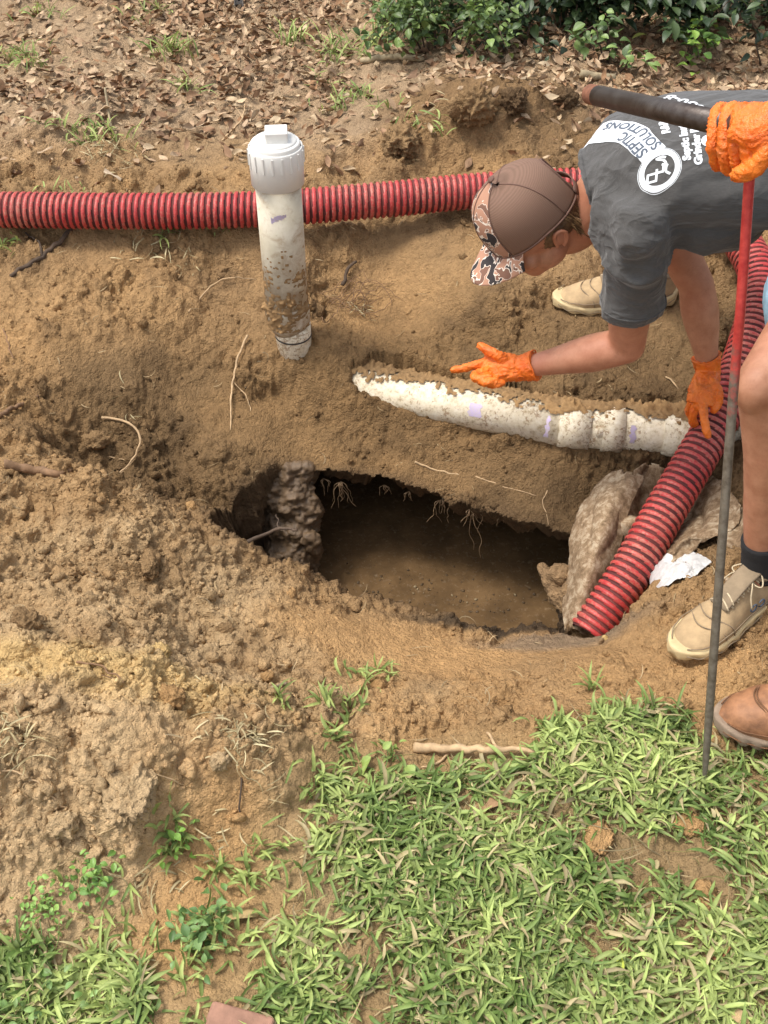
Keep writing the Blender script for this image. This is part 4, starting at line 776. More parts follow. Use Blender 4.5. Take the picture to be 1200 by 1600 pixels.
bush('weed', 'broad green weed at the left bottom corner grass', (60, 1560), 0, .10, .03, 50, 60, .018, [lin(116, 148, 78), lin(140, 168, 98)], .6, seed=13, cat_='weed')
bush('weed', 'little bright weed sprouting at foot of the heap', (278, 1318), 0, .018, .03, 26, 0, .018, [lin(120, 160, 60)], .6, seed=14, cat_='weed')
bush('weed', 'leafy weed clump on orange sand left of lawn', (330, 1450), 0, .045, .03, 60, 60, .02, [lin(84, 116, 58), lin(110, 140, 76)], .55, seed=15, cat_='weed')
bush('weed', 'small sprout with round leaves at the lawn corner', (608, 1190), 0, .015, .035, 10, 0, .022, [lin(140, 160, 80)], .7, seed=16, cat_='weed')
for i, (bx, hh) in enumerate([(-2.6, .9), (-1.2, 1.2), (.3, 1.5), (1.6, 1.6), (2.9, 1.5)]):
    bush('hedge_shrub', ['tall shrub beyond the far left corner', 'tall shrub beyond the leaf litter left of centre', 'tall dark shrub beyond the top centre bush', 'tall dark shrub beyond the corner bush', 'tall shrub beyond the far right corner'][i], None, 0, .75, hh, 0, 2600, .085, dk_, .5, base=(bx, 5.5+(.0 if i > 1 else .5), .1), seed=20+i, cat_='shrub')
# galvanised post foot at the top edge
simple('galvanised', lin(176, 178, 178), .45, .2, 40, .0004, 100, metal=.6); simple('hole_black', lin(30, 30, 30), .8)
p = G(374, 14, .12); t = thing('metal_post', 'thin galvanised metal post at the top edge of photo', 'post', p)
V, F = cat([box(p+A3(-.016, 0, .25), (.003, .03, .52)), box(p+A3(.016, 0, .25), (.003, .03, .52)), box(p+A3(0, .0135, .25), (.029, .003, .52))]); link('channel', mesh('channel', V, F, smooth=False), 'galvanised', t)
V, F = cat([tube(np.array([p+A3(0, .0118, z), p+A3(0, .0113, z)]), .0045, 12) for z in np.arange(.03, .5, .05)]); link('bolt_hole', mesh('bolt_hole', V, F), 'hole_black', t)
# reddish slab end at the bottom edge
simple('brick_brown', lin(150, 112, 92), .85, .35, 25, .002, 90)
a = R(355, 1608); V, F = box((0, 0, 0), (.10, .2, .03)); me = modded(mesh('flat_brick', V, F, smooth=False), [('BEVEL', dict(width=.006, segments=3))]); o = link('flat_brick', me, 'brick_brown'); o.location = (a[0], a[1]-.075, .012); o.rotation_euler = (.02, .03, -.25)
tag(o, 'reddish brown brick lying flat at the bottom edge of photo', 'brick')

# ------------------------------------------------------------------ buried filter cloth and broken rim by the hose
m, t, b = nodes('muddy_cloth'); co = objco(t)
c = ramp(t, noise(t, 45, 7, .7, co, .4), [(.36, lin(104, 82, 58)), (.5, lin(140, 116, 88)), (.64, lin(178, 160, 134))]); t.links.new(c, b.inputs['Base Color']); b.inputs['Roughness'].default_value = .85; bump(t, b, noise(t, 120, 6, .7, co), .002)
simple('white_plastic', lin(205, 203, 200), .45, .25, 40, .003, 60)
def sheet(name, rows, mat, parent, nu=70, nv=70, am=.008, seed=1, thick=.003, f=16):
    A = np.array([[P(*q) if q[2] > 1 else P(q[0], q[1], (CAMH-R(q[0], q[1])[2])/-ray(q[0], q[1])[2]-q[2]) for q in r] for r in rows]); B = np.stack([cr(r, nu) for r in A]); Cg = np.stack([cr(B[:, k], nv) for k in range(nu)], 1)
    du = np.gradient(Cg, axis=1); dv = np.gradient(Cg, axis=0); N = np.cross(du, dv); N /= np.linalg.norm(N, axis=2)[..., None]+1e-9
    q = fbm(Cg[..., 0], Cg[..., 1], Cg[..., 2], f=f, o=4, seed=seed); fold = (1-np.abs(vn(Cg[..., 0]*11+.5*q, Cg[..., 2]*7, seed=seed+4)))**4
    Cg = Cg+N*(am*(q*.5+1.6*fold))[..., None]; us, vs = np.meshgrid(np.linspace(0, 1, nu), np.linspace(0, 1, nv)); e = np.minimum(np.minimum(us, 1-us), np.minimum(vs, 1-vs))
    F = grid(nu, nv); rag = e+.05*fbm(Cg[..., 0], Cg[..., 1], Cg[..., 2], f=40, o=3, seed=seed+9); F = F[rag.reshape(-1)[F].mean(1) > .012]
    me = modded(mesh(name, Cg.reshape(-1, 3), F), [('SOLIDIFY', dict(thickness=thick))]); me.name = name; return link(name, me, mat, parent)
cl = thing('filter_cloth', 'muddy torn cloth bunched around the hose right of the hole', 'cloth', P(940, 850, 2.7))
sheet('cloth_panel', [[(955,735,2.78),(985,735,2.74),(1010,742,2.74)],[(915,775,2.78),(955,780,2.68),(988,785,2.70)],[(893,830,2.76),(935,835,2.63),(975,840,2.68)],[(888,890,2.72),(918,895,2.60),(958,900,2.66)],[(880,940,2.68),(905,950,2.60),(940,955,2.64)],[(882,985,2.62),(900,990,2.58),(925,1000,2.60)]], 'muddy_cloth', cl, seed=2, am=.005)
sheet('cloth_panel', [[(990,735,2.78),(1015,722,2.80),(1060,735,2.84)],[(985,790,2.73),(1010,800,2.78),(1040,790,2.82)],[(968,815,2.68),(1000,812,2.66),(1040,805,2.70)],[(965,850,2.68),(1000,850,2.70),(1030,850,2.72)]], 'muddy_cloth', cl, seed=5, am=.014)
sheet('cloth_panel', [[(1085,735,.06),(1120,745,.06),(1160,790,.04)],[(1060,790,.07),(1100,795,.10),(1150,825,.05)],[(1035,840,.07),(1075,845,.10),(1115,840,.06)],[(1015,875,.05),(1045,872,.08),(1088,862,.05)]], 'muddy_cloth', cl, seed=7, am=.016)
sheet('cloth_panel', [[(1128,790,.06),(1150,780,.05),(1178,800,.04)],[(1130,850,.06),(1150,850,.06),(1172,850,.05)],[(1118,890,.02),(1135,905,.02),(1150,900,.02)]], 'muddy_cloth', cl, seed=9, am=.012)
pl = link('plastic_sheet', None); bpy.data.objects.remove(pl)
o = sheet('plastic_sheet', [[(1022,868,.05),(1060,862,.06),(1085,860,.06),(1115,876,.03)],[(1008,895,.04),(1045,888,.055),(1080,880,.05),(1100,886,.025)],[(1003,915,.02),(1035,917,.02),(1060,903,.03),(1078,902,.012)]], 'white_plastic', None, seed=12, am=.012, thick=.0015, f=30); tag(o, 'torn white plastic sheet crumpled beside the hose', 'plastic')
me = rough_blob('broken_rim', limb([P(848, 885, 2.80), P(862, 920, 2.74), P(885, 948, 2.70)], [.012, .020, .016])+[ball(P(875, 900, 2.74), (.034, .03, .04)), ball(P(890, 930, 2.70), (.026, .03, .03))], .003, lin(150, 122, 90), .007, 9, 40)
tag(link('broken_rim', me, 'soil'), 'broken muddy rim fragment sticking out over the water', 'fragment')
# ------------------------------------------------------------------ people: shared makers
m, t, b = nodes('skin'); co = objco(t)
c = ramp(t, noise(t, 22, 5, .6, co), [(.3, lin(160, 106, 78)), (.7, lin(192, 140, 110))]); c = mix(t, ramp(t, noise(t, 16, 7, .75, co), [(.55, (0,)*3), (.7, (.45,)*3)]), c, lin(128, 92, 64)); c = mix(t, ramp(t, noise(t, 5, 3, .6, co), [(.4, (0,)*3), (.7, (.35,)*3)]), c, lin(190, 112, 88)); c = mix(t, ramp(t, noise(t, 260, 3, .6, co), [(.55, (0,)*3), (.75, (.35,)*3)]), c, lin(150, 96, 72)); t.links.new(c, b.inputs['Base Color'])
b.inputs['Roughness'].default_value = .5; bump(t, b, noise(t, 420, 4, .7, co), .0007)
m, t, b = nodes('shirt_grey'); co = objco(t)
mp2 = t.nodes.new('ShaderNodeMapping'); mp2.inputs['Scale'].default_value = (.55, 1, 1.2); mp2.inputs['Rotation'].default_value = (.3, .5, .4); t.links.new(co, mp2.inputs[0]); mp_ = t.nodes.new('ShaderNodeMapping'); mp_.inputs['Scale'].default_value = (3, 30, 30); t.links.new(co, mp_.inputs[0])
t.links.new(ramp(t, noise(t, 18, 6, .7, mp_.outputs[0]), [(.3, lin(62, 61, 60)), (.7, lin(84, 82, 80))]), b.inputs['Base Color']); b.inputs['Roughness'].default_value = .9; b.inputs['Sheen Weight'].default_value = .2; rg = mth(t, 'ABSOLUTE', mth(t, 'SUBTRACT', noise(t, 8, 2, .5, mp2.outputs[0], 1.2), .5)); rg2 = mth(t, 'ABSOLUTE', mth(t, 'SUBTRACT', noise(t, 19, 2, .5, mp2.outputs[0], 1.0), .5))
bump(t, b, mth(t, 'ADD', mth(t, 'ADD', mth(t, 'MULTIPLY', rg, -3.0), mth(t, 'MULTIPLY', rg2, -1.0)), mth(t, 'MULTIPLY', noise(t, 900, 3, .6, co), .05)), .011, .8)
m, t, b = nodes('nitrile'); co = objco(t)
t.links.new(mix(t, ramp(t, noise(t, 26, 6, .7, co), [(.55, (0,)*3), (.72, (.55,)*3)]), ramp(t, noise(t, 30, 4, .6, co), [(.3, lin(222, 98, 24)), (.7, lin(242, 130, 40))]), lin(150, 96, 50)), b.inputs['Base Color']); b.inputs['Roughness'].default_value = .38
wv = t.nodes.new('ShaderNodeTexVoronoi'); wv.inputs['Scale'].default_value = 520; t.links.new(co, wv.inputs[0]); bump(t, b, mth(t, 'ADD', mth(t, 'MULTIPLY', wv.outputs[0], .35), noise(t, 70, 5, .6, co, .8)), .0022)
simple('shirt_white', lin(222, 226, 230), .8, .06, 60, .0004, 300); simple('shirt_ink', lin(84, 92, 104), .85, .1)
simple('denim', lin(140, 172, 190), .9, .2, 60, .001, 500); simple('sock_black', lin(34, 33, 34), .95, .2, 90, .001, 600)
simple('suede_tan', lin(172, 146, 110), .9, .25, 35, .0008, 260); simple('suede_grey', lin(138, 120, 96), .9, .25, 35, .0008, 260); simple('sole_cream', lin(200, 178, 134), .7, .2, 40, .0008, 160); simple('sole_brown', lin(142, 122, 102), .8, .3, 40, .001, 160)
simple('boot_leather', lin(160, 112, 76), .6, .35, 30, .002, 60, dark=lin(108, 72, 48)); simple('lace', lin(196, 178, 146), .85, .2, 90, .0005, 500); simple('trouser', lin(90, 88, 84), .9, .2); simple('tshirt_dark', lin(60, 70, 84), .9); simple('stitch', lin(120, 84, 56), .8)
simple('hair', lin(112, 84, 56), .6, .45, 200, 0, dark=lin(70, 50, 34)); simple('hair_light', lin(168, 134, 92), .55, .3, 200, 0)

def wrinkle(me, am, f, an=(1, 1, 1), seed=0, mask=None, dirv=None):
    v, n = vdata(me); q = v*np.array(an); w_ = fbm(q[:, 0], q[:, 1], q[:, 2], f=f*.5, o=2, seed=seed+5)*.25
    r_ = 1-np.abs(vn(q[:, 0]*f+w_*f, q[:, 1]*f+w_*f, q[:, 2]*f, seed=seed)); r2 = 1-np.abs(vn(q[:, 0]*f*2.2+w_*f, q[:, 1]*f*2.2, q[:, 2]*f*2.2, seed=seed+1))
    d = am*((r_**3-.4)+.5*(r2**3-.4)); d = d*(1 if mask is None else mask(v)); setco(me, v+n*d[:, None])

def hand(name, wrist, cuffdir, palm, fingers, thumb, parent, wr=.031, voxel=.0022, wsc=(.021, .043), up=None, seed=0):
    """gloved hand: cuff tube, flattened palm and five separate bent fingers, all one skin"""
    W0 = np.asarray(wrist); cd = unit(cuffdir); parts = []
    C = cr([W0+cd*.035, W0+cd*.012, W0-cd*.01, palm[0], palm[1], palm[2]], 26); k = np.linspace(0, 1, 26)
    rb = np.interp(k, [0, .2, .35, .5, .75, 1], [wr*1.16, wr*1.03, wr*.95, wsc[1]*.86, wsc[1], wsc[1]*.92]); ra = np.interp(k, [0, .2, .35, .5, .75, 1], [wr*1.02, wr*.93, wr*.8, wsc[0]*1.15, wsc[0]*1.05, wsc[0]*.78])
    parts.append(tube(C, ra, 28, up, rb=rb)); parts.append(ball(palm[2], (wsc[0]*.8,)*3))
    for f in fingers+[thumb]:
        pts, r0, r1 = f; q = cr(np.asarray(pts), 22); u = np.linspace(0, 1, 22); rr = r0+(r1-r0)*u+.0007*np.sin(u*np.pi*3)**2
        parts += [tube(q, rr, 16), ball(q[-1], r1*1.0), ball(q[0], r0*.98)]
    me = organic(name, parts, voxel, 4, .5); wrinkle(me, .0026, 50, (1, 1, 1), seed); wrinkle(me, .0036, 26, (1, 1, 1), seed+3, mask=lambda v: np.exp(-(np.linalg.norm(v-W0, axis=1)/.045)**2))
    o = link(name, me, 'nitrile', parent); V, F = tube(cr([W0+cd*.0345, W0+cd*.0365], 3), [wr*1.03, wr*1.04, wr*1.02], 36, up, rb=[wr*1.17, wr*1.18, wr*1.16], caps=False)
    C2 = W0+cd*.035; a = np.linspace(0, 2*np.pi, 40); T, N, B = frames(np.array([C2, C2+cd*.01]), up); rim = C2+(np.cos(a)[:, None]*N[0]*wr*1.04+np.sin(a)[:, None]*B[0]*wr*1.18)+cd*.003*np.sin(a*3)[:, None]
    V, F = tube(rim, .0017, 8, caps=False); link('cuff_bead', mesh('cuff_bead', V, F), 'nitrile', o); return o

def shoe(parent, name, base, fwd, L=.30, up=(0, 0, 1), kind='trainer', roll=0.0):
    """upper, sole, collar, laces built along local x (heel to toe)"""
    f = unit(fwd); u = unit(np.asarray(up)-f*(np.asarray(up)@f)); l = np.cross(u, f); M = np.stack([f, l, u]); S_ = L/.30
    def W3(p): return np.asarray(base)+(np.asarray(p, float)*S_)@M
    s = np.linspace(0, 1, 46); xs = -.10+.30*s
    hw = np.interp(s, [0, .03, .12, .3, .45, .62, .78, .9, .97, 1], [.004, .020, .033, .035, .036, .044, .046, .036, .020, .003]); hw = hw*(1.06 if kind == 'boot' else 1)
    top = {'trainer': np.interp(s, [0, .05, .2, .35, .42, .55, .68, .8, .92, 1], [.07, .098, .104, .100, .098, .082, .064, .050, .040, .024]), 'boot': np.interp(s, [0, .04, .2, .36, .44, .56, .68, .8, .93, 1], [.10, .145, .152, .148, .132, .100, .084, .074, .058, .034])}[kind]
    na = 34; a = np.linspace(0, 2*np.pi, na, endpoint=False); z0 = .022; rows_ = []
    for i in range(46):
        ht = max(.004, top[i]-z0); ca, sa = np.cos(a), np.sin(a); yv_ = hw[i]*np.sign(ca)*np.abs(ca)**.75*(1-.42*np.clip(sa, 0, 1)**1.6*(1 if s[i] < .62 else .35)); zz = np.where(sa > 0, z0+ht*np.abs(sa)**.72, z0-.006*np.abs(sa)); rows_.append(np.stack([np.full(na, xs[i]), yv_, zz], 1))
    V = np.concatenate(rows_); i = np.arange(45)[:, None]*na; j = np.arange(na)[None]; k = (j+1) % na; F = np.stack([i+j, i+k, i+na+k, i+na+j], -1).reshape(-1, 4)
    q = fbm(V[:, 0], V[:, 1], V[:, 2], f=22, o=3, seed=3); V[:, 2] += .0025*q*(V[:, 2] > .03); cre = np.exp(-((V[:, 0]-.085)/.012)**2)*np.sin(V[:, 0]*420)*.0016; V[:, 2] += cre*(V[:, 2] > .035)
    t = bpy.data.objects.new(name, None); COL.objects.link(t); t.parent = parent; t.location = tuple(np.asarray(base)-np.array(parent.location)); off = np.asarray(base)
    def put(nm, V, F, mat, smooth=True):
        o = bpy.data.objects.new(nm, mesh(nm, W3(V)-off, F, smooth=smooth)); COL.objects.link(o); o.data.materials.append(MATS[mat]); o.parent = t; return o
    up_m, so_m = {'trainer': ('suede_tan', 'sole_cream'), 'boot': ('boot_leather', 'sole_brown')}[kind]
    put('upper', V, F, up_m)
    # sole, a closed slab with rounded rim and heel rise
    ow = hw+.0055; ow[0] = .012; ow[-1] = .012; pr = []
    sole_t = np.interp(s, [0, .25, .6, 1], [.036, .034, .026, .022]); bot = .008*np.interp(s, [0, .08, .7, 1], [.6, 0, 0, 1.6]); xs2 = xs*1.035-.001; b2 = np.linspace(0, 2*np.pi, 28, endpoint=False)
    for i in range(46):
        cb, sb = np.cos(b2), np.sin(b2); wv_ = .0022*np.sin(s[i]*46) if kind == 'trainer' else .002*np.sign(np.sin(s[i]*80)); pr.append(np.stack([np.full(28, xs2[i]), (ow[i]+wv_*(sb < .2))*np.sign(cb)*np.abs(cb)**.35, bot[i]+sole_t[i]/2+(sole_t[i]/2+(wv_ if kind == 'trainer' else wv_*1.0)*(sb < -.2))*np.sign(sb)*np.abs(sb)**.4], 1))
    V = np.concatenate(pr); i = np.arange(45)[:, None]*28; j = np.arange(28)[None]; k = (j+1) % 28; F = [np.stack([i+j, i+k, i+28+k, i+28+j], -1).reshape(-1, 4)]
    V = np.vstack([V, V[:28].mean(0), V[-28:].mean(0)]); j = np.arange(28); k = (j+1) % 28; n_ = 46*28; F.append(np.vstack([np.stack([np.full(28, n_), k, j], 1), np.stack([np.full(28, n_+1), 45*28+j, 45*28+k], 1)])); put('sole', V, F, so_m)
    groove = []
    for sgn in (1, -1):
        gx = np.linspace(.03, .97, 60); gp_ = np.stack([np.interp(gx, s, xs2), sgn*(np.interp(gx, s, ow)+.0009), np.interp(gx, s, bot+sole_t*.48)+(.003*np.sin(gx*40) if kind == 'trainer' else 0)], 1); groove.append(tube(gp_, .0013, 6))
        gp_ = np.stack([np.interp(gx, s, xs), sgn*(np.interp(gx, s, hw)+.0005), np.interp(gx, s, np.full(46, .034))+.002], 1); groove.append(tube(gp_, .0012, 6))
    V, F = cat(groove); put('welt_seam', V, F, 'stitch' if kind == 'boot' else 'suede_grey')
    # collar ring, tongue, eyestay, laces
    ch = .104 if kind == 'trainer' else .150; aa = np.linspace(0, 2*np.pi, 40); ring = np.stack([-.043+.050*np.cos(aa), .030*np.sin(aa), ch-.006+.012*np.cos(aa)*(.3)], 1); put('collar', *tube(ring, .0072, 12, caps=False), 'suede_grey' if kind == 'trainer' else 'boot_leather')
    tz = lambda X: np.interp(X, xs, top)
    X = np.linspace(.002, .086, 12); 
    if kind == 'trainer':
        tg = np.stack([np.linspace(-.008, .09, 14), np.zeros(14), tz(np.linspace(-.008, .09, 14))+.001+np.linspace(.016, 0, 14)**1], 1); put('tongue', *tube(tg, .0045, 12, up=(0, 0, 1), rb=.021), 'suede_grey')
    lc = []; 
    for i, xx in enumerate(np.linspace(.012, .080, 6)):
        for sg in (1, -1):
            y = np.linspace(-.022, .022, 9)*sg; zz = tz(xx)+.0075-(y/.022)**2*.010+.001*sg; lc.append(tube(np.stack([xx+.007*np.linspace(-1, 1, 9), y, zz], 1), .0019, 6))
    for sg in (1, -1):
        lc.append(tube(cr([(.008, 0, tz(.008)+.012), (.000, sg*.020, tz(0)+.012), (.014, sg*.036, tz(0)+.002), (.020, sg*.022, tz(0)+.001), (.010, 0, tz(.008)+.010)], 24), .0016, 6)); lc.append(tube(cr([(.008, 0, tz(.008)+.012), (.026, sg*.022, tz(.02)+.008), (.040, sg*.034, tz(.03)-.010), (.044, sg*.043, tz(.03)-.030)], 16), .0016, 6))
    V, F = cat(lc); put('lace', V, F, 'lace')
    tc = []
    for off_x in ((.118, .140) if kind == 'trainer' else (.108, .146, .150)):
        bb = np.linspace(0, np.pi, 26); hwx = np.interp(off_x, xs, hw); tx = np.interp(off_x, xs, top); cb, sb = np.cos(bb), np.sin(bb)
        tc.append(tube(np.stack([off_x-.030*np.abs(cb)**1.5, (hwx+.001)*np.sign(cb)*np.abs(cb)**.75*(1-.42*.35*sb**1.6), z0+.004+(tx-z0)*np.abs(sb)**.72], 1), .0013, 6))
    V, F = cat(tc); put('toe_seam', V, F, 'stitch' if kind == 'boot' else 'suede_grey')
    return t, W3, off

def textmesh(body, size, extra=.0):
    cu = bpy.data.curves.new('txt', 'FONT'); cu.body = body; cu.size = size; cu.offset = extra; cu.resolution_u = 3
    o = bpy.data.objects.new('txt', cu); COL.objects.link(o); dg = bpy.context.evaluated_depsgraph_get(); me = bpy.data.meshes.new_from_object(o.evaluated_get(dg)); bpy.data.objects.remove(o)
    bm = bmesh.new(); bm.from_mesh(me); bmesh.ops.triangulate(bm, faces=bm.faces[:]); bmesh.ops.subdivide_edges(bm, edges=[e for e in bm.edges if e.calc_length() > size*.22], cuts=1); bmesh.ops.triangulate(bm, faces=bm.faces[:])
    V = np.array([v.co[:] for v in bm.verts]); F = np.array([[v.index for v in f.verts] for f in bm.faces]); bm.free(); return V[:, :2], F
# ------------------------------------------------------------------ the worker bent over the pit
worker = thing('person', 'worker in dark grey printed shirt and camo cap bending over the hole, pointing', 'person', (.70, 2.03, 0))
HC = A3(.318, 2.105, .535); hu_ = unit(A3(-.66, -.203, .725)); hf_ = unit(A3(-.65, -.235, -.718)-hu_*(A3(-.65, -.235, -.718)@hu_)); hl_ = np.cross(hu_, hf_)
if hl_[1] > 0: hl_ = -hl_
def HL(a, b_, c_): return HC+hf_*a+hl_*b_+hu_*c_                       # forward, toward camera side, up
HM = np.stack([hf_, hl_, hu_])
S1, S2 = A3(.505, 1.935, .615), A3(.525, 2.26, .62)
E1, W1 = P(980, 540, 2.40), P(822, 574, 2.52)
E2, W2 = P(1088, 445, 2.50), P(1106, 572, 2.62)
K1, A1 = P(1200, 600, 1.93), A3(.775, 1.53, .07)
K2, A2 = A3(.70, 2.50, .46), A3(.735, 2.62, .09)
HP1, HP2 = A3(.98, 1.88, .72), A3(1.0, 2.15, .72)
parts = [ball(HL(0, 0, .015), (.098, .076, .105), HM), ball(HL(.030, 0, -.055), (.068, .056, .062), HM), ball(HL(.062, 0, -.088), (.030, .034, .024), HM), ball(HL(.100, 0, -.030), (.018, .012, .020), HM), ball(HL(.095, 0, -.060), (.012, .024, .012), HM), ball(HL(.088, 0, .012), (.016, .055, .014), HM)]
for sg in (1, -1): parts += [ball(HL(.076, sg*.032, -.008), (.016, .02, .012), HM), ball(HL(.062, sg*.048, -.035), (.024, .02, .02), HM), ball(HL(.02, sg*.052, -.062), (.04, .018, .03), HM)]
parts += limb([HL(-.018, 0, -.04), HL(-.045, 0, -.09), A3(.475, 2.11, .60)], [.056, .056, .066], 22)
parts += [tube(cr(np.array([(.46, 2.10, .62), (.55, 2.09, .65), (.70, 2.05, .69), (.85, 2.02, .71), (.98, 2.01, .73), (1.06, 2.01, .74)]), 24), np.interp(np.linspace(0, 1, 24), [0, .3, .6, 1], [.07, .10, .09, .11]), 28, (0, 0, 1), rb=np.interp(np.linspace(0, 1, 24), [0, .3, .6, 1], [.13, .165, .14, .165]))]
parts += limb([S1, (S1+E1)/2+A3(-.004, -.006, 0), E1], [.054, .050, .039], 20)+limb([E1, E1+(W1-E1)*.35, E1+(W1-E1)*.75, W1-(W1-E1)*.02], [.0395, .0425, .030, .0245], 20)
parts += limb([S2, (S2+E2)/2, E2], [.054, .050, .040], 20)+limb([E2, E2+(W2-E2)*.35, E2+(W2-E2)*.75, W2-(W2-E2)*.02], [.040, .043, .031, .0255], 20)
parts += limb([HP1, (HP1+K1)/2, K1], [.095, .078, .056], 24)+limb([K1, K1+(A1-K1)*.1, K1+(A1-K1)*.35+A3(.012, 0, 0), K1+(A1-K1)*.75, A1], [.052, .050, .052, .038, .034], 24)+[ball(K1+A3(-.022, -.012, 0), (.040, .042, .05))]+limb([A1, A1+A3(-.03, -.02, -.05)], [.034, .03])
parts += limb([HP2, (HP2+K2)/2, K2], [.095, .078, .056], 24)+limb([K2, K2+(A2-K2)*.35+A3(.014, 0, 0), K2+(A2-K2)*.75, A2], [.054, .057, .040, .036], 24)+limb([A2, A2+A3(-.04, 0, -.05)], [.034, .03])
me = organic('body', parts, .005, 5); v, n = vdata(me); v += n*(.0011*fbm(v[:, 0], v[:, 1], v[:, 2], f=26, o=3, seed=2))[:, None]; setco(me, v); link('body', me, 'skin', worker)
# ear of its own shape on the visible side
ear = tube(cr([HL(.002, .074, -.042), HL(-.003, .079, -.020), HL(-.012, .085, -.004), HL(-.026, .087, -.006), HL(-.031, .085, -.022), HL(-.022, .080, -.040), HL(-.009, .076, -.048)], 30), .0040, 10); me = organic('ear', [ear, ball(HL(-.014, .075, -.024), (.015, .007, .021), HM)], .0020, 3); link('ear', me, 'skin', worker)
for sg in (1, -1): link('eye', mesh('eye', *ball(HL(.086, sg*.032, -.008), .0105)), simple('eye_white', lin(220, 214, 206), .3, .05), worker)
# hair under the cap, at the back of the neck and over the ears
st = []; hr = np.random.default_rng(4)
for i in range(1900):
    an_ = hr.uniform(1.35, 2*np.pi-1.35)
    if abs(abs(an_-np.pi)-1.45) < .38: an_ = np.pi+(an_-np.pi)*.5
    fr0 = HL(math.cos(an_)*.095, math.sin(an_)*.077, -.0+hr.uniform(-.06, .03) if abs(an_-np.pi) < 1.1 else hr.uniform(-.02, .012)); dn = unit(HL(math.cos(an_), math.sin(an_), 0)-HC); l_ = hr.uniform(.014, .034)*(1.7 if abs(an_-np.pi) < 1.0 else 1)
    p0, p1, p2 = fr0, fr0-hu_*l_*.5+dn*.005, fr0-hu_*l_+dn*hr.uniform(-.003, .013)+hr.normal(0, .004, 3); w_ = np.cross(dn, hu_)*hr.uniform(.0007, .0016); V = np.array([p0-w_, p0+w_, p1-w_, p1+w_, p2-w_*.2, p2+w_*.2]); st.append((V, np.array([[0, 1, 3, 2], [2, 3, 5, 4]])))
random.shuffle(st); V, F = cat(st[:1200]); link('hair', mesh('hair', V, F), 'hair', worker); V, F = cat(st[1200:]); link('hair', mesh('hair', V, F), 'hair_light', worker)
me = organic('hair', [ball(HL(-.018, 0, -.012), (.088, .079, .060), HM)], .004, 3); wrinkle(me, .003, 60, (1, 1, 1), 3); link('hair', me, 'hair', worker)

# cap: mesh crown, camouflage front and brim, strap
m, t, b = nodes('cap_mesh'); co = objco(t); uvn = t.nodes.new('ShaderNodeUVMap')
wv = t.nodes.new('ShaderNodeTexWave'); wv.inputs['Scale'].default_value = 95; wv.inputs['Distortion'].default_value = .6; wv.bands_direction = 'Y'; t.links.new(uvn.outputs[0], wv.inputs[0])
wv2 = t.nodes.new('ShaderNodeTexWave'); wv2.inputs['Scale'].default_value = 90; wv2.bands_direction = 'X'; t.links.new(uvn.outputs[0], wv2.inputs[0]); h_ = mth(t, 'ADD', wv.outputs[1], mth(t, 'MULTIPLY', wv2.outputs[1], .5))
t.links.new(ramp(t, h_, [(.2, lin(110, 84, 68)), (1.0, lin(123, 94, 78))]), b.inputs['Base Color']); b.inputs['Roughness'].default_value = .8; bump(t, b, h_, .0004)
m, t, b = nodes('camo'); co = objco(t)
q1 = noise(t, 26, 2, .5, co, .6); mpp = t.nodes.new('ShaderNodeMapping'); mpp.inputs['Location'].default_value = (3, 5, 7); t.links.new(co, mpp.inputs[0]); q2 = noise(t, 30, 2, .5, mpp.outputs[0], .6)
brn, blk, wht, tan_ = lin(176, 132, 108), lin(52, 46, 46), lin(232, 218, 202), lin(122, 88, 72)
l1 = ramp(t, q1, [(0, brn), (.52, brn), (.521, wht), (.542, wht), (.543, blk), (1, blk)], 'CONSTANT'); l2 = ramp(t, q2, [(0, (0,)*3), (.58, (0,)*3), (.581, (1,)*3)], 'CONSTANT'); e2 = ramp(t, q2, [(0, (0,)*3), (.56, (1,)*3), (.58, (0,)*3)], 'CONSTANT')
t.links.new(mix(t, e2, mix(t, l2, l1, tan_), wht), b.inputs['Base Color']); b.inputs['Roughness'].default_value = .85; bump(t, b, noise(t, 700, 3, .6, co), .0006)
simple('cap_trim', lin(104, 76, 64), .8, .2)
cap = bpy.data.objects.new('cap', None); COL.objects.link(cap); cap.parent = worker; cap.location = tuple(HC-A3(.70, 2.03, 0)); cap.rotation_euler = (0, 0, 0)
def capput(nm, V, F, mat, uv=None, solid=.0016):
    me = mesh(nm, V-HC, F)
    if solid: me = modded(me, [('SOLIDIFY', dict(thickness=solid, offset=1.0))]); me.name = nm
    o = bpy.data.objects.new(nm, me); COL.objects.link(o); me.materials.append(MATS[mat]); o.parent = cap; return o
def crown_pt(th, ph):           # th: 0 front, +-pi back; ph: 0 top .. 1 rim
    f_, l_ = np.cos(th), np.sin(th); ang = ph*np.pi/2; rad = np.sin(ang)**.80; hgt = np.cos(ang)**.75; front = np.clip(f_, 0, 1)**2
    a = np.where(f_ > 0, .104, .112)*rad*f_*(1+.02*front); bb = .091*rad*l_; c_ = .018+(.112+.020*front*(1-ph*.4))*hgt-.022*np.clip(-f_, 0, 1)*ph**3-.004*front*ph
    pk = -.0026*np.exp(-((np.abs(((th/(np.pi/3)) % 1)-.0))*14)**2)
    return HC[None]+(a[..., None]*hf_+bb[..., None]*hl_+c_[..., None]*hu_).reshape(-1, 3)
nth, nph = 150, 48
th, ph = np.meshgrid(np.linspace(-np.pi, np.pi, nth), np.linspace(.015, 1, nph)); V = crown_pt(th, ph); F = grid(nth, nph); FA_ = .72; tq = th.reshape(-1)[F].mean(1); pq = ph.reshape(-1)[F].mean(1)
front = np.abs(tq) < .72; openb = ((np.pi-np.abs(tq))/.46)**2+((1.0-pq)/.40)**2 < 1
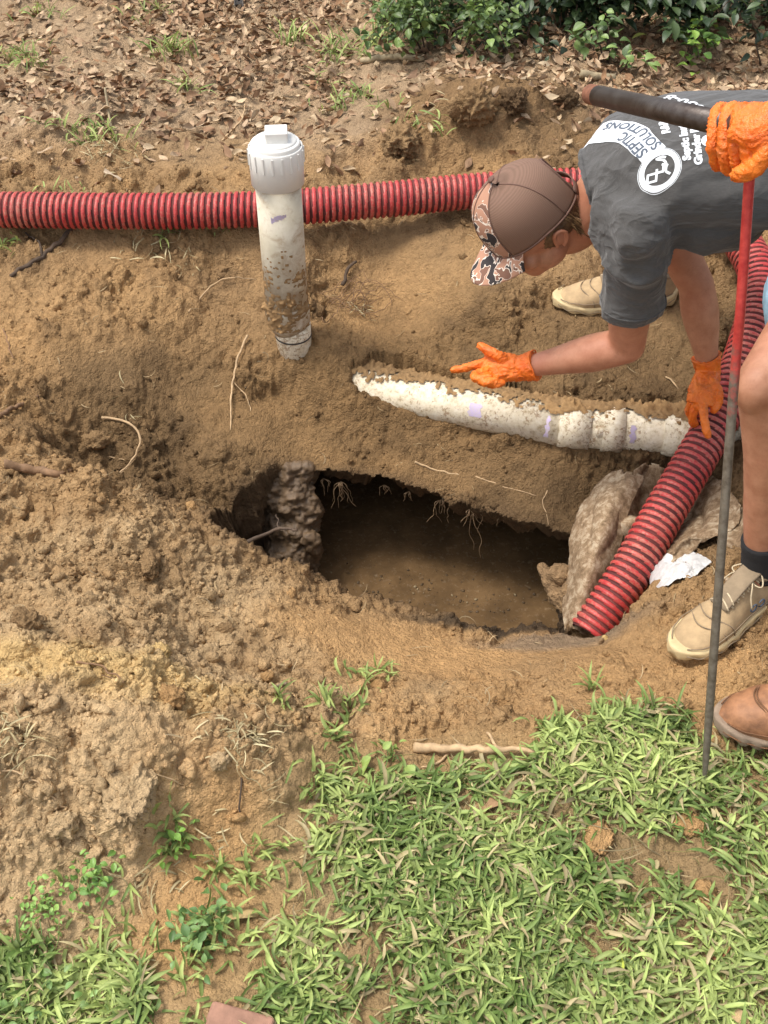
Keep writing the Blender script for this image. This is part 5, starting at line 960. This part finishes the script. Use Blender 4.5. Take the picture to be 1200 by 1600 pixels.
def capmesh(sel, nm, mat, hole=True):
    me = mesh(nm, V-HC, F[sel]); uvl = me.uv_layers.new(name='UVMap'); li = np.empty(len(me.loops), np.int32); me.loops.foreach_get('vertex_index', li)
    # weave follows the crown: longitude across, height down
    UU = th.reshape(-1)*.11; VV = (V-HC)@hu_; uvl.data.foreach_set('uv', np.stack([UU[li], VV[li]], 1).astype(np.float32).ravel())
    me = modded(me, [('SOLIDIFY', dict(thickness=.0016, offset=1.0)), ('WELD', dict(merge_threshold=.00005))]); me.name = nm; me.materials.append(MATS[mat]); o = bpy.data.objects.new(nm, me); COL.objects.link(o); o.parent = cap; return o
cm = capmesh(~front & ~openb, 'mesh_crown', 'cap_mesh'); capmesh(front, 'front_panel', 'camo')
capput('button', *ball(crown_pt(np.array([0.]), np.array([.0]))[0], (.008, .008, .004), HM), 'cap_trim', solid=0)
seams = []
for a in (0, 2*np.pi/3, -2*np.pi/3, .72, -.72): seams.append(tube(crown_pt(np.full(30, a), np.linspace(.02, 1, 30)), .0016, 6))
seams.append(tube(crown_pt(np.linspace(-2.68, 2.68, 80), np.full(80, 1.0)), .0026, 8)); op = np.linspace(0, np.pi, 30); seams.append(tube(crown_pt(np.pi-.47*np.cos(op), 1.0-.40*np.sin(op)), .0028, 8))
V_, F_ = cat(seams); capput('seam', V_, F_, 'cap_trim', solid=0)
sx_ = np.linspace(np.pi-.52, np.pi+.52, 26); z2 = np.array([.0, .018]); Vs_ = np.concatenate([crown_pt(sx_, np.full(26, 1.0))+hu_*d_-hf_*.002 for d_ in (-.004, .015)]); capput('strap', Vs_, grid(26, 2), 'cap_trim', solid=.0022)
tb_ = np.linspace(-.98, .98, 44); rr_ = np.linspace(0, 1, 18); TT, RR_ = np.meshgrid(tb_, rr_); rim0 = crown_pt(TT.reshape(-1), np.ones(TT.size)).reshape(18, 44, 3)
ext = .076*np.cos(TT/.98*np.pi/2*.92)**.55*RR_; V_ = rim0+ext[..., None]*hf_*1.0+(hl_*(np.sin(TT)*.010*RR_)[..., None])-hu_*((.030*(np.sin(TT))**2*RR_**1.0+.012*RR_**2)[..., None]); capput('brim', V_.reshape(-1, 3), grid(44, 18), 'camo', solid=.0035)

# shirt
def shirt_mesh():
    tr = np.array([(.425, 2.105, .605), (.47, 2.10, .628), (.53, 2.095, .655), (.62, 2.075, .682), (.75, 2.045, .70), (.88, 2.02, .705), (1.0, 2.01, .72), (1.10, 2.01, .73)]); q = cr(tr, 40); u = np.linspace(0, 1, 40)
    ra = np.interp(u, [0, .08, .2, .38, .6, .8, 1], [.068, .082, .104, .122, .118, .124, .128]); rb = np.interp(u, [0, .08, .2, .38, .6, .8, 1], [.072, .105, .165, .190, .172, .176, .185])
    ps = [tube(q, ra, 40, (0, 0, 1), rb=rb), ball(S1, (.068, .068, .068)), ball((S1+A3(.47, 2.06, .62))/2, .074), ball(A3(.485, 1.97, .59), .066), ball(S2, (.062, .062, .062)), ball((S1+A3(.60, 2.06, .64))/2, (.085, .085, .09))]
    d1 = unit(E1-S1); e1 = S1+d1*.215; ps += [tube(cr([S1-d1*.01, S1+d1*.08, S1+d1*.15, e1], 14), [.063]*3+[.066]*4+[.068]*4+[.070]*3, 26)]
    d2 = unit(E2-S2); e2_ = S2+d2*.17; ps += [tube(cr([S2-d2*.01, S2+d2*.08, e2_], 12), [.064]*4+[.067]*8, 26)]
    ps += [ball(A3(.66, 2.05, .60), (.14, .14, .075))]
    me = organic('t_shirt', ps, .0065, 9)
    hang = lambda v: np.clip((v[:, 0]-.40)/.06, 0, 1)
    wrinkle(me, .013, 10, (.45, 1.0, 1.0), 6, mask=lambda v: .32+.50*np.exp(-(np.linalg.norm(v-S1, axis=1)/.14)**2)+.5*np.clip((.66-v[:, 2])/.1, 0, 1))
    M1 = lambda v: np.exp(-(np.linalg.norm(v-(S1+d1*.07), axis=1)/.11)**2)
    v, n = vdata(me); s_ = (v-S1)@d1; lat = (v-S1)@unit(np.cross(d1, A3(1, 0, 0))); ph_ = (s_+.55*lat)*85+7*vn(v[:, 0]*7, v[:, 1]*7, v[:, 2]*7, seed=4); d_ = .0070*(np.clip(np.sin(ph_), 0, 1)**1.5-.3)*M1(v)*np.clip(.5+1.2*vn(v[:, 0]*14, v[:, 1]*14, v[:, 2]*14, seed=9), 0, 1); setco(me, v+n*d_[:, None])
    pe = e1-d1*.006; p2 = e2_-d2*.006; nk = tr[0]; nd = unit(tr[1]-tr[0])
    def kill(c):
        c = np.array(c); 
        if (c-pe)@d1 > 0 and np.linalg.norm(c-pe) < .10: return True
        if (c-p2)@d2 > 0 and np.linalg.norm(c-p2) < .10: return True
        return (c-nk)@nd < .006 and np.linalg.norm(c-nk) < .12 and np.linalg.norm(c-S1) > .085
    cutfaces(me, kill); return me, (e1, d1), (e2_, d2), (nk, nd)
sh_me, (e1, d1), (e2_, d2), (nk, nd) = shirt_mesh(); SB = bvh_of(sh_me)
sm2 = modded(sh_me.copy(), [('SOLIDIFY', dict(thickness=.0035, offset=-1.0)), ('SMOOTH', dict(factor=.3, iterations=1))]); sm2.name = 't_shirt'; shirt = link('t_shirt', sm2, 'shirt_grey', worker)
def hemline(c, d, r, nm, off=.0):
    T, N, B = frames(np.array([c, c+d*.01])); a = np.linspace(0, 2*np.pi, 64); out = []
    for k in a:
        dr = N[0]*math.cos(k)+B[0]*math.sin(k); h = SB.ray_cast(Vector(c+dr*.2), Vector(-dr), .2); p = np.array(h[0]) if h[0] is not None else c+dr*r; out.append(p+dr*.0008)
    out = np.array(out); med = np.median(np.linalg.norm(out-c, axis=1)); bad = np.abs(np.linalg.norm(out-c, axis=1)-med) > .035; out = out[~bad]; V, F = tube(out, .0014+off, 8, caps=False); link(nm, mesh(nm, V, F), 'shirt_grey', shirt)
hemline(e1-d1*.028, d1, .07, 'hem_stitch')
hemline(nk+nd*.013, nd, .07, 'collar', .0035)
T, N, B = frames(np.array([nk+nd*.012, nk+nd*.02])); a = np.linspace(0, 2*np.pi, 60)
# printed back
PN = unit(A3(-.05, -.50, .87)); PA_ = unit(A3(-.17, .86, .48)); PA_ = unit(PA_-PN*(PA_@PN)); PB_ = np.cross(PN, PA_)
def onshirt(px, py):
    r = ray(px, py); h = SB.ray_cast(Vector(CAM), Vector(r)); return np.array(h[0]) if h[0] is not None else P(px, py, 2.1)
def proj(pts, lift=.0012, pn=None):
    pn = PN if pn is None else pn
    out = []
    for p in pts:
        h = SB.ray_cast(Vector(p+pn*.3), Vector(-pn), .6); out.append(np.array(h[0])+np.array(h[1])*lift if h[0] is not None else p)
    return np.array(out)
def valid(pts): return np.array([SB.ray_cast(Vector(p+PN*.3), Vector(-PN), .6)[0] is not None for p in pts])
def put2d(name, V2, F, org, ang=0.0, mat='shirt_white', lift=.0012, sx=1.0, sy=1.0):
    c_, s_ = math.cos(ang), math.sin(ang); A_ = PA_*c_+PB_*s_; B_ = -PA_*s_+PB_*c_; pts = org+V2[:, :1]*sx*A_+V2[:, 1:2]*sy*B_; ok = valid(pts); v = proj(pts, lift); F = np.asarray(F); F = F[ok[F].all(1)]
    if len(F): link(name, mesh(name, v, F), mat, shirt)
def ringmesh(r0, r1, n=72, e=1.0):
    a = np.linspace(0, 2*np.pi, n+1); V = np.concatenate([np.stack([r*np.cos(a), r*np.sin(a)*e], 1) for r in np.linspace(r0, r1, 4)]); return V, grid(n+1, 4)
Lc = onshirt(1031, 266)
put2d('print_ring', *ringmesh(.0270, .0370, e=.95), Lc); put2d('print_ring', *ringmesh(.0384, .0394, e=.95), Lc)
# P and C shapes of the round badge
def strokes(lines, w):
    ps = []
    for l in lines:
        p = cr(np.asarray(l, float), 14 if len(l) > 2 else 4); d = np.gradient(p, axis=0); d /= np.linalg.norm(d, axis=1)[:, None]; nn_ = np.stack([-d[:, 1], d[:, 0]], 1)*w/2; ps.append((np.concatenate([p-nn_, p+nn_]), grid(len(p), 2)))
    Vv, n_, Ff = [], 0, []
    for a_, b_ in ps: Vv.append(a_); Ff.append(b_+n_); n_ += len(a_)
    return np.concatenate(Vv), np.concatenate(Ff)
put2d('print_letter', *strokes([[(-.022, .026), (-.022, .004)], [(-.024, .025), (-.004, .025)], [(-.005, .027), (-.005, -.010)], [(-.024, .006), (.004, .006)], [(-.005, -.008), (.010, -.008)], [(.012, -.004), (.006, -.018)],
     [(.026, .006), (.020, -.008), (.008, -.014), (-.006, -.014), (-.014, -.024)], [(.027, .010), (.030, -.002), (.026, -.012)]], .0052), Lc, -.25, lift=.0014, sx=.78, sy=.78)
# banner sweeping from the badge over the back
cb = [onshirt(1024, 244), onshirt(1006, 226), onshirt(985, 208), onshirt(960, 204)]
def to2(p): d = p-Lc; return np.array([d@PA_, d@PB_])
b2 = cr(np.array([to2(p) for p in cb]), 30); d = np.gradient(b2, axis=0); d /= np.linalg.norm(d, axis=1)[:, None]; nn_ = np.stack([-d[:, 1], d[:, 0]], 1); hw_ = np.linspace(.024, .030, 30)[:, None]
Vb = np.concatenate([b2+nn_*hw_*k for k in np.linspace(-1, 1, 9)]); ex_ = b2[-1]+(d[-1])*.16
b2x = np.vstack([b2, b2[-1]+d[-1]*np.linspace(.01, .16, 14)[:, None]]); d = np.gradient(b2x, axis=0); d /= np.linalg.norm(d, axis=1)[:, None]; nn_ = np.stack([-d[:, 1], d[:, 0]], 1); hw_ = np.linspace(.021, .031, len(b2x))[:, None]
Vb = np.concatenate([b2x+nn_*hw_*k for k in np.linspace(-1, 1, 9)]); put2d('print_banner', Vb, grid(len(b2x), 9), Lc, lift=.0016)
def text_along(s, size, offs, start, mat, path, lift):
    V2, F = textmesh(s, size, .0006); sl_ = np.r_[0, np.cumsum(np.linalg.norm(np.diff(path, axis=0), axis=1))]; x_ = V2[:, 0]+start; dp = np.gradient(path, axis=0); dp /= np.linalg.norm(dp, axis=1)[:, None]
    px_ = np.stack([np.interp(x_, sl_, path[:, k]) for k in (0, 1)], 1); dx_ = np.stack([np.interp(x_, sl_, dp[:, k]) for k in (0, 1)], 1); nx_ = np.stack([-dx_[:, 1], dx_[:, 0]], 1); put2d('print_text', px_+nx_*(V2[:, 1:2]+offs), F, Lc, 0, mat, lift)
text_along('SEPTIC', .027, .003, .016, 'shirt_ink', b2x, .0024); text_along('SOLUTIONS', .026, -.021, .010, 'shirt_ink', b2x, .0024)
def line(s, px, py, size, ang=0.0, sx=1.0):
    V2, F = textmesh(s, size, .0011); put2d('print_text', V2, F, onshirt(px, py), ang, 'shirt_white', .0014, sx)
line('Septic Installs', 1079, 250, .0200, -.16); line('Grinder Pumps', 1097, 257, .0200, -.16); line('R&R', 1047, 208, .0200, -.1); line('850-8', 1104, 170, .040, .42)
V2, F = ringmesh(.0, .012, 24); put2d('print_text', V2, F, onshirt(1106, 220), 0)

# shorts on the near hip, sock, trainers
pk = unit(K1-HP1); me = organic('shorts', limb([HP1-pk*.02, HP1+pk*.14, HP1+pk*.28], [.13, .125, .118], 26)+limb([HP2, (HP2+K2)/2+A3(0, 0, 0), K2+unit(HP2-K2)*.1], [.12, .105, .086], 26)+[ball(A3(1.05, 2.0, .70), (.15, .19, .15))], .0065, 5); wrinkle(me, .006, 12, (1, 1, .6), 4); link('shorts', me, 'denim', worker)
ud = unit(K1-A1); me = mesh('sock', *tube(cr([A1-ud*.02, A1+ud*.03, A1+ud*.075], 14), [.041]*5+[.0405]*5+[.0415]*4, 30)); wrinkle(me, .001, 40, (1, 1, 1), 2); link('sock', me, 'sock_black', worker)
ud2 = unit(K2-A2); me = mesh('sock', *tube(cr([A2-ud2*.02, A2+ud2*.05], 8), .041, 30)); link('sock', me, 'sock_black', worker)
tr1, W3a, of1 = shoe(worker, 'trainer', (.760, 1.505, -.038), (-1, -.72, -.06), .315, (-.08, .04, 1), 'trainer')
tr2, _, _ = shoe(worker, 'trainer', (.700, 2.61, .002), (-1, -.06, -.02), .335, (0, -.12, 1), 'trainer')
# small round marks on the flank of the near trainer
mk = []
for cx in (.012, .034):
    a = np.linspace(0, 2*np.pi, 20) if cx > .02 else np.linspace(.6, 5.6, 18); sgn = 1 if (W3a((0, .05, 0))-W3a((0, 0, 0)))[1] < 0 else -1
    pts = np.stack([cx+.0085*np.cos(a), np.full(len(a), sgn*.0405), .060+.0085*np.sin(a)], 1); mk.append(tube(pts, .0017, 6, caps=False))
V, F = cat(mk); o = bpy.data.objects.new('side_mark', mesh('side_mark', W3a(V)-of1, F)); COL.objects.link(o); o.data.materials.append(MATS['shirt_ink']); o.parent = tr1

# gloved hands of the worker
D1 = 2.54
def Q(px, py, d): return P(px, py, d)
cd1 = unit(E1-W1)
hand('glove', W1-cd1*.012, cd1, [Q(795, 574, 2.53), Q(775, 575, 2.54), Q(757, 575, 2.545)],
     [([Q(757, 567, 2.54), Q(738, 572, 2.54), Q(722, 576, 2.545), Q(709, 578, 2.55)], .0105, .0078),
      ([Q(760, 580, 2.53), Q(742, 587, 2.51), Q(748, 592, 2.485), Q(764, 590, 2.48)], .0108, .0088),
      ([Q(768, 587, 2.53), Q(752, 594, 2.50), Q(760, 598, 2.475), Q(774, 595, 2.475)], .0105, .0086),
      ([Q(778, 591, 2.53), Q(766, 599, 2.50), Q(772, 601, 2.48), Q(784, 598, 2.48)], .0095, .0080)],
     ([Q(788, 562, 2.52), Q(774, 553, 2.515), Q(761, 547, 2.52), Q(751, 541, 2.525)], .0125, .0092), worker, wr=.030, wsc=(.020, .036), up=(0, -.7, .7), seed=3)
cd2 = unit(E2-W2)
hand('glove', W2-cd2*.008, cd2, [Q(1103, 598, 2.61), Q(1098, 615, 2.60), Q(1094, 632, 2.60)],
     [([Q(1098, 634, 2.59), Q(1100, 652, 2.575), Q(1103, 668, 2.57), Q(1106, 680, 2.575)], .0108, .0085),
      ([Q(1088, 632, 2.61), Q(1082, 650, 2.63), Q(1084, 662, 2.67), Q(1092, 664, 2.71)], .0105, .0085),
      ([Q(1085, 622, 2.63), Q(1077, 638, 2.66), Q(1080, 650, 2.71), Q(1090, 652, 2.75)], .0105, .0085),
      ([Q(1088, 612, 2.65), Q(1080, 625, 2.69), Q(1083, 636, 2.74), Q(1092, 640, 2.77)], .0092, .0076)],
     ([Q(1114, 598, 2.59), Q(1122, 612, 2.59), Q(1122, 628, 2.60), Q(1116, 640, 2.60)], .0122, .0092), worker, wr=.030, wsc=(.021, .036), up=(0, -.7, .7), seed=8)

# ------------------------------------------------------------------ second person at the right, holding the probe
helper = thing('person', 'person mostly out of frame at right gripping the probe handle in an orange glove', 'person', (.92, 1.15, 0))
W3h = P(1300, 190, 1.38); EL = A3(.88, 1.16, 1.13); SH = A3(1.02, 1.22, 1.40); A4, K4, HP4 = A3(.885, 1.175, .10), A3(.90, 1.17, .50), A3(1.02, 1.16, .90); A5, K5, HP5 = A3(1.0, .86, .10), A3(1.0, .88, .50), A3(1.06, .98, .90)
parts = limb([SH, (SH+EL)/2, EL], [.06, .052, .042])+limb([EL, EL+(W3h-EL)*.4, W3h+unit(W3h-EL)*.02], [.043, .044, .029])+limb([A3(1.06, 1.06, 1.38), A3(1.04, 1.06, 1.52), A3(1.0, 1.06, 1.58)], [.06, .055, .055])+[ball(A3(.99, 1.06, 1.66), (.10, .078, .12)), ball(A3(.90, 1.06, 1.64), (.02, .014, .02)), ball(A3(.94, 1.06, 1.58), (.05, .045, .04))]
parts += [tube(cr([(1.06, 1.07, .88), (1.07, 1.07, 1.1), (1.06, 1.06, 1.38), (1.06, 1.06, 1.44)], 16), np.interp(np.linspace(0, 1, 16), [0, .8, 1], [.11, .11, .06]), 26, (1, 0, 0), rb=np.interp(np.linspace(0, 1, 16), [0, .75, 1], [.16, .18, .08]))]+limb([HP4, K4, A4], [.09, .056, .04])+limb([HP5, K5, A5], [.09, .056, .04])+limb([A3(1.06, .90, 1.38), A3(1.10, .84, 1.12), A3(1.02, .86, .90)], [.058, .045, .03])
link('body', organic('body', parts, .007, 5), 'skin', helper)
me = organic('t_shirt', [tube(cr([(1.06, 1.07, .86), (1.07, 1.07, 1.1), (1.06, 1.06, 1.38), (1.06, 1.06, 1.47)], 16), np.interp(np.linspace(0, 1, 16), [0, .8, 1], [.125, .125, .06]), 26, (1, 0, 0), rb=np.interp(np.linspace(0, 1, 16), [0, .75, 1], [.175, .20, .085]))]+limb([SH, SH+(EL-SH)*.6], [.075, .07])+limb([A3(1.06, .90, 1.38), A3(1.085, .86, 1.22)], [.072, .066]), .009, 5); wrinkle(me, .005, 9, (1, 1, 1), 4); link('t_shirt', me, 'tshirt_dark', helper)
me = organic('trousers', [ball(A3(1.06, 1.07, .88), (.13, .18, .13))]+limb([HP4, K4, A4+A3(0, 0, .06)], [.11, .082, .07])+limb([HP5, K5, A5+A3(0, 0, .06)], [.11, .082, .07]), .008, 4); wrinkle(me, .006, 9, (1, 1, .5), 5); link('trousers', me, 'trouser', helper)
V, F = ball(A3(1.0, 1.06, 1.70), (.104, .083, .09)); me = organic('hair', [(V, F)], .006, 3); wrinkle(me, .004, 40, (1, 1, 1), 5); link('hair', me, 'hair', helper)
for sg in (1, -1): link('eye', mesh('eye', *ball(A3(.901, 1.06+sg*.032, 1.665), .010)), 'eye_white', helper)
shoe(helper, 'boot', (.855, 1.195, -.012), (-1, -.0, -.03), .345, (0, .06, 1), 'boot'); shoe(helper, 'boot', (1.0, .86, .0), (-1, .10, 0), .325, (0, 0, 1), 'boot')
# fist round the handle: knuckles above and behind, fingertips tucked below
cdh = unit(EL-W3h); fi = []
for xx, w_, e_ in ((1117, .0092, -6), (1135, .0098, 0), (1153, .0098, 2), (1170, .0090, 0)):
    d0 = 1.45+(1176-xx)*.00155; fi.append(([P(xx+26, 178, d0+.0), P(xx+8, 172, d0-.022), P(xx, 192, d0-.034), P(xx-3, 222, d0-.032), P(xx-1, 250+e_, d0-.020), P(xx+5, 264+e_, d0+.002), P(xx+9, 258+e_, d0+.022)], w_+.0008, w_-.0010))
hand('glove', W3h, cdh, [P(1228, 196, 1.405), P(1190, 196, 1.415), P(1160, 190, 1.44)], fi, ([P(1205, 225, 1.41), P(1188, 252, 1.42), P(1172, 268, 1.435), P(1152, 272, 1.455)], .0135, .0100), helper, wr=.034, wsc=(.020, .034), up=(0, -.72, .695), seed=13)
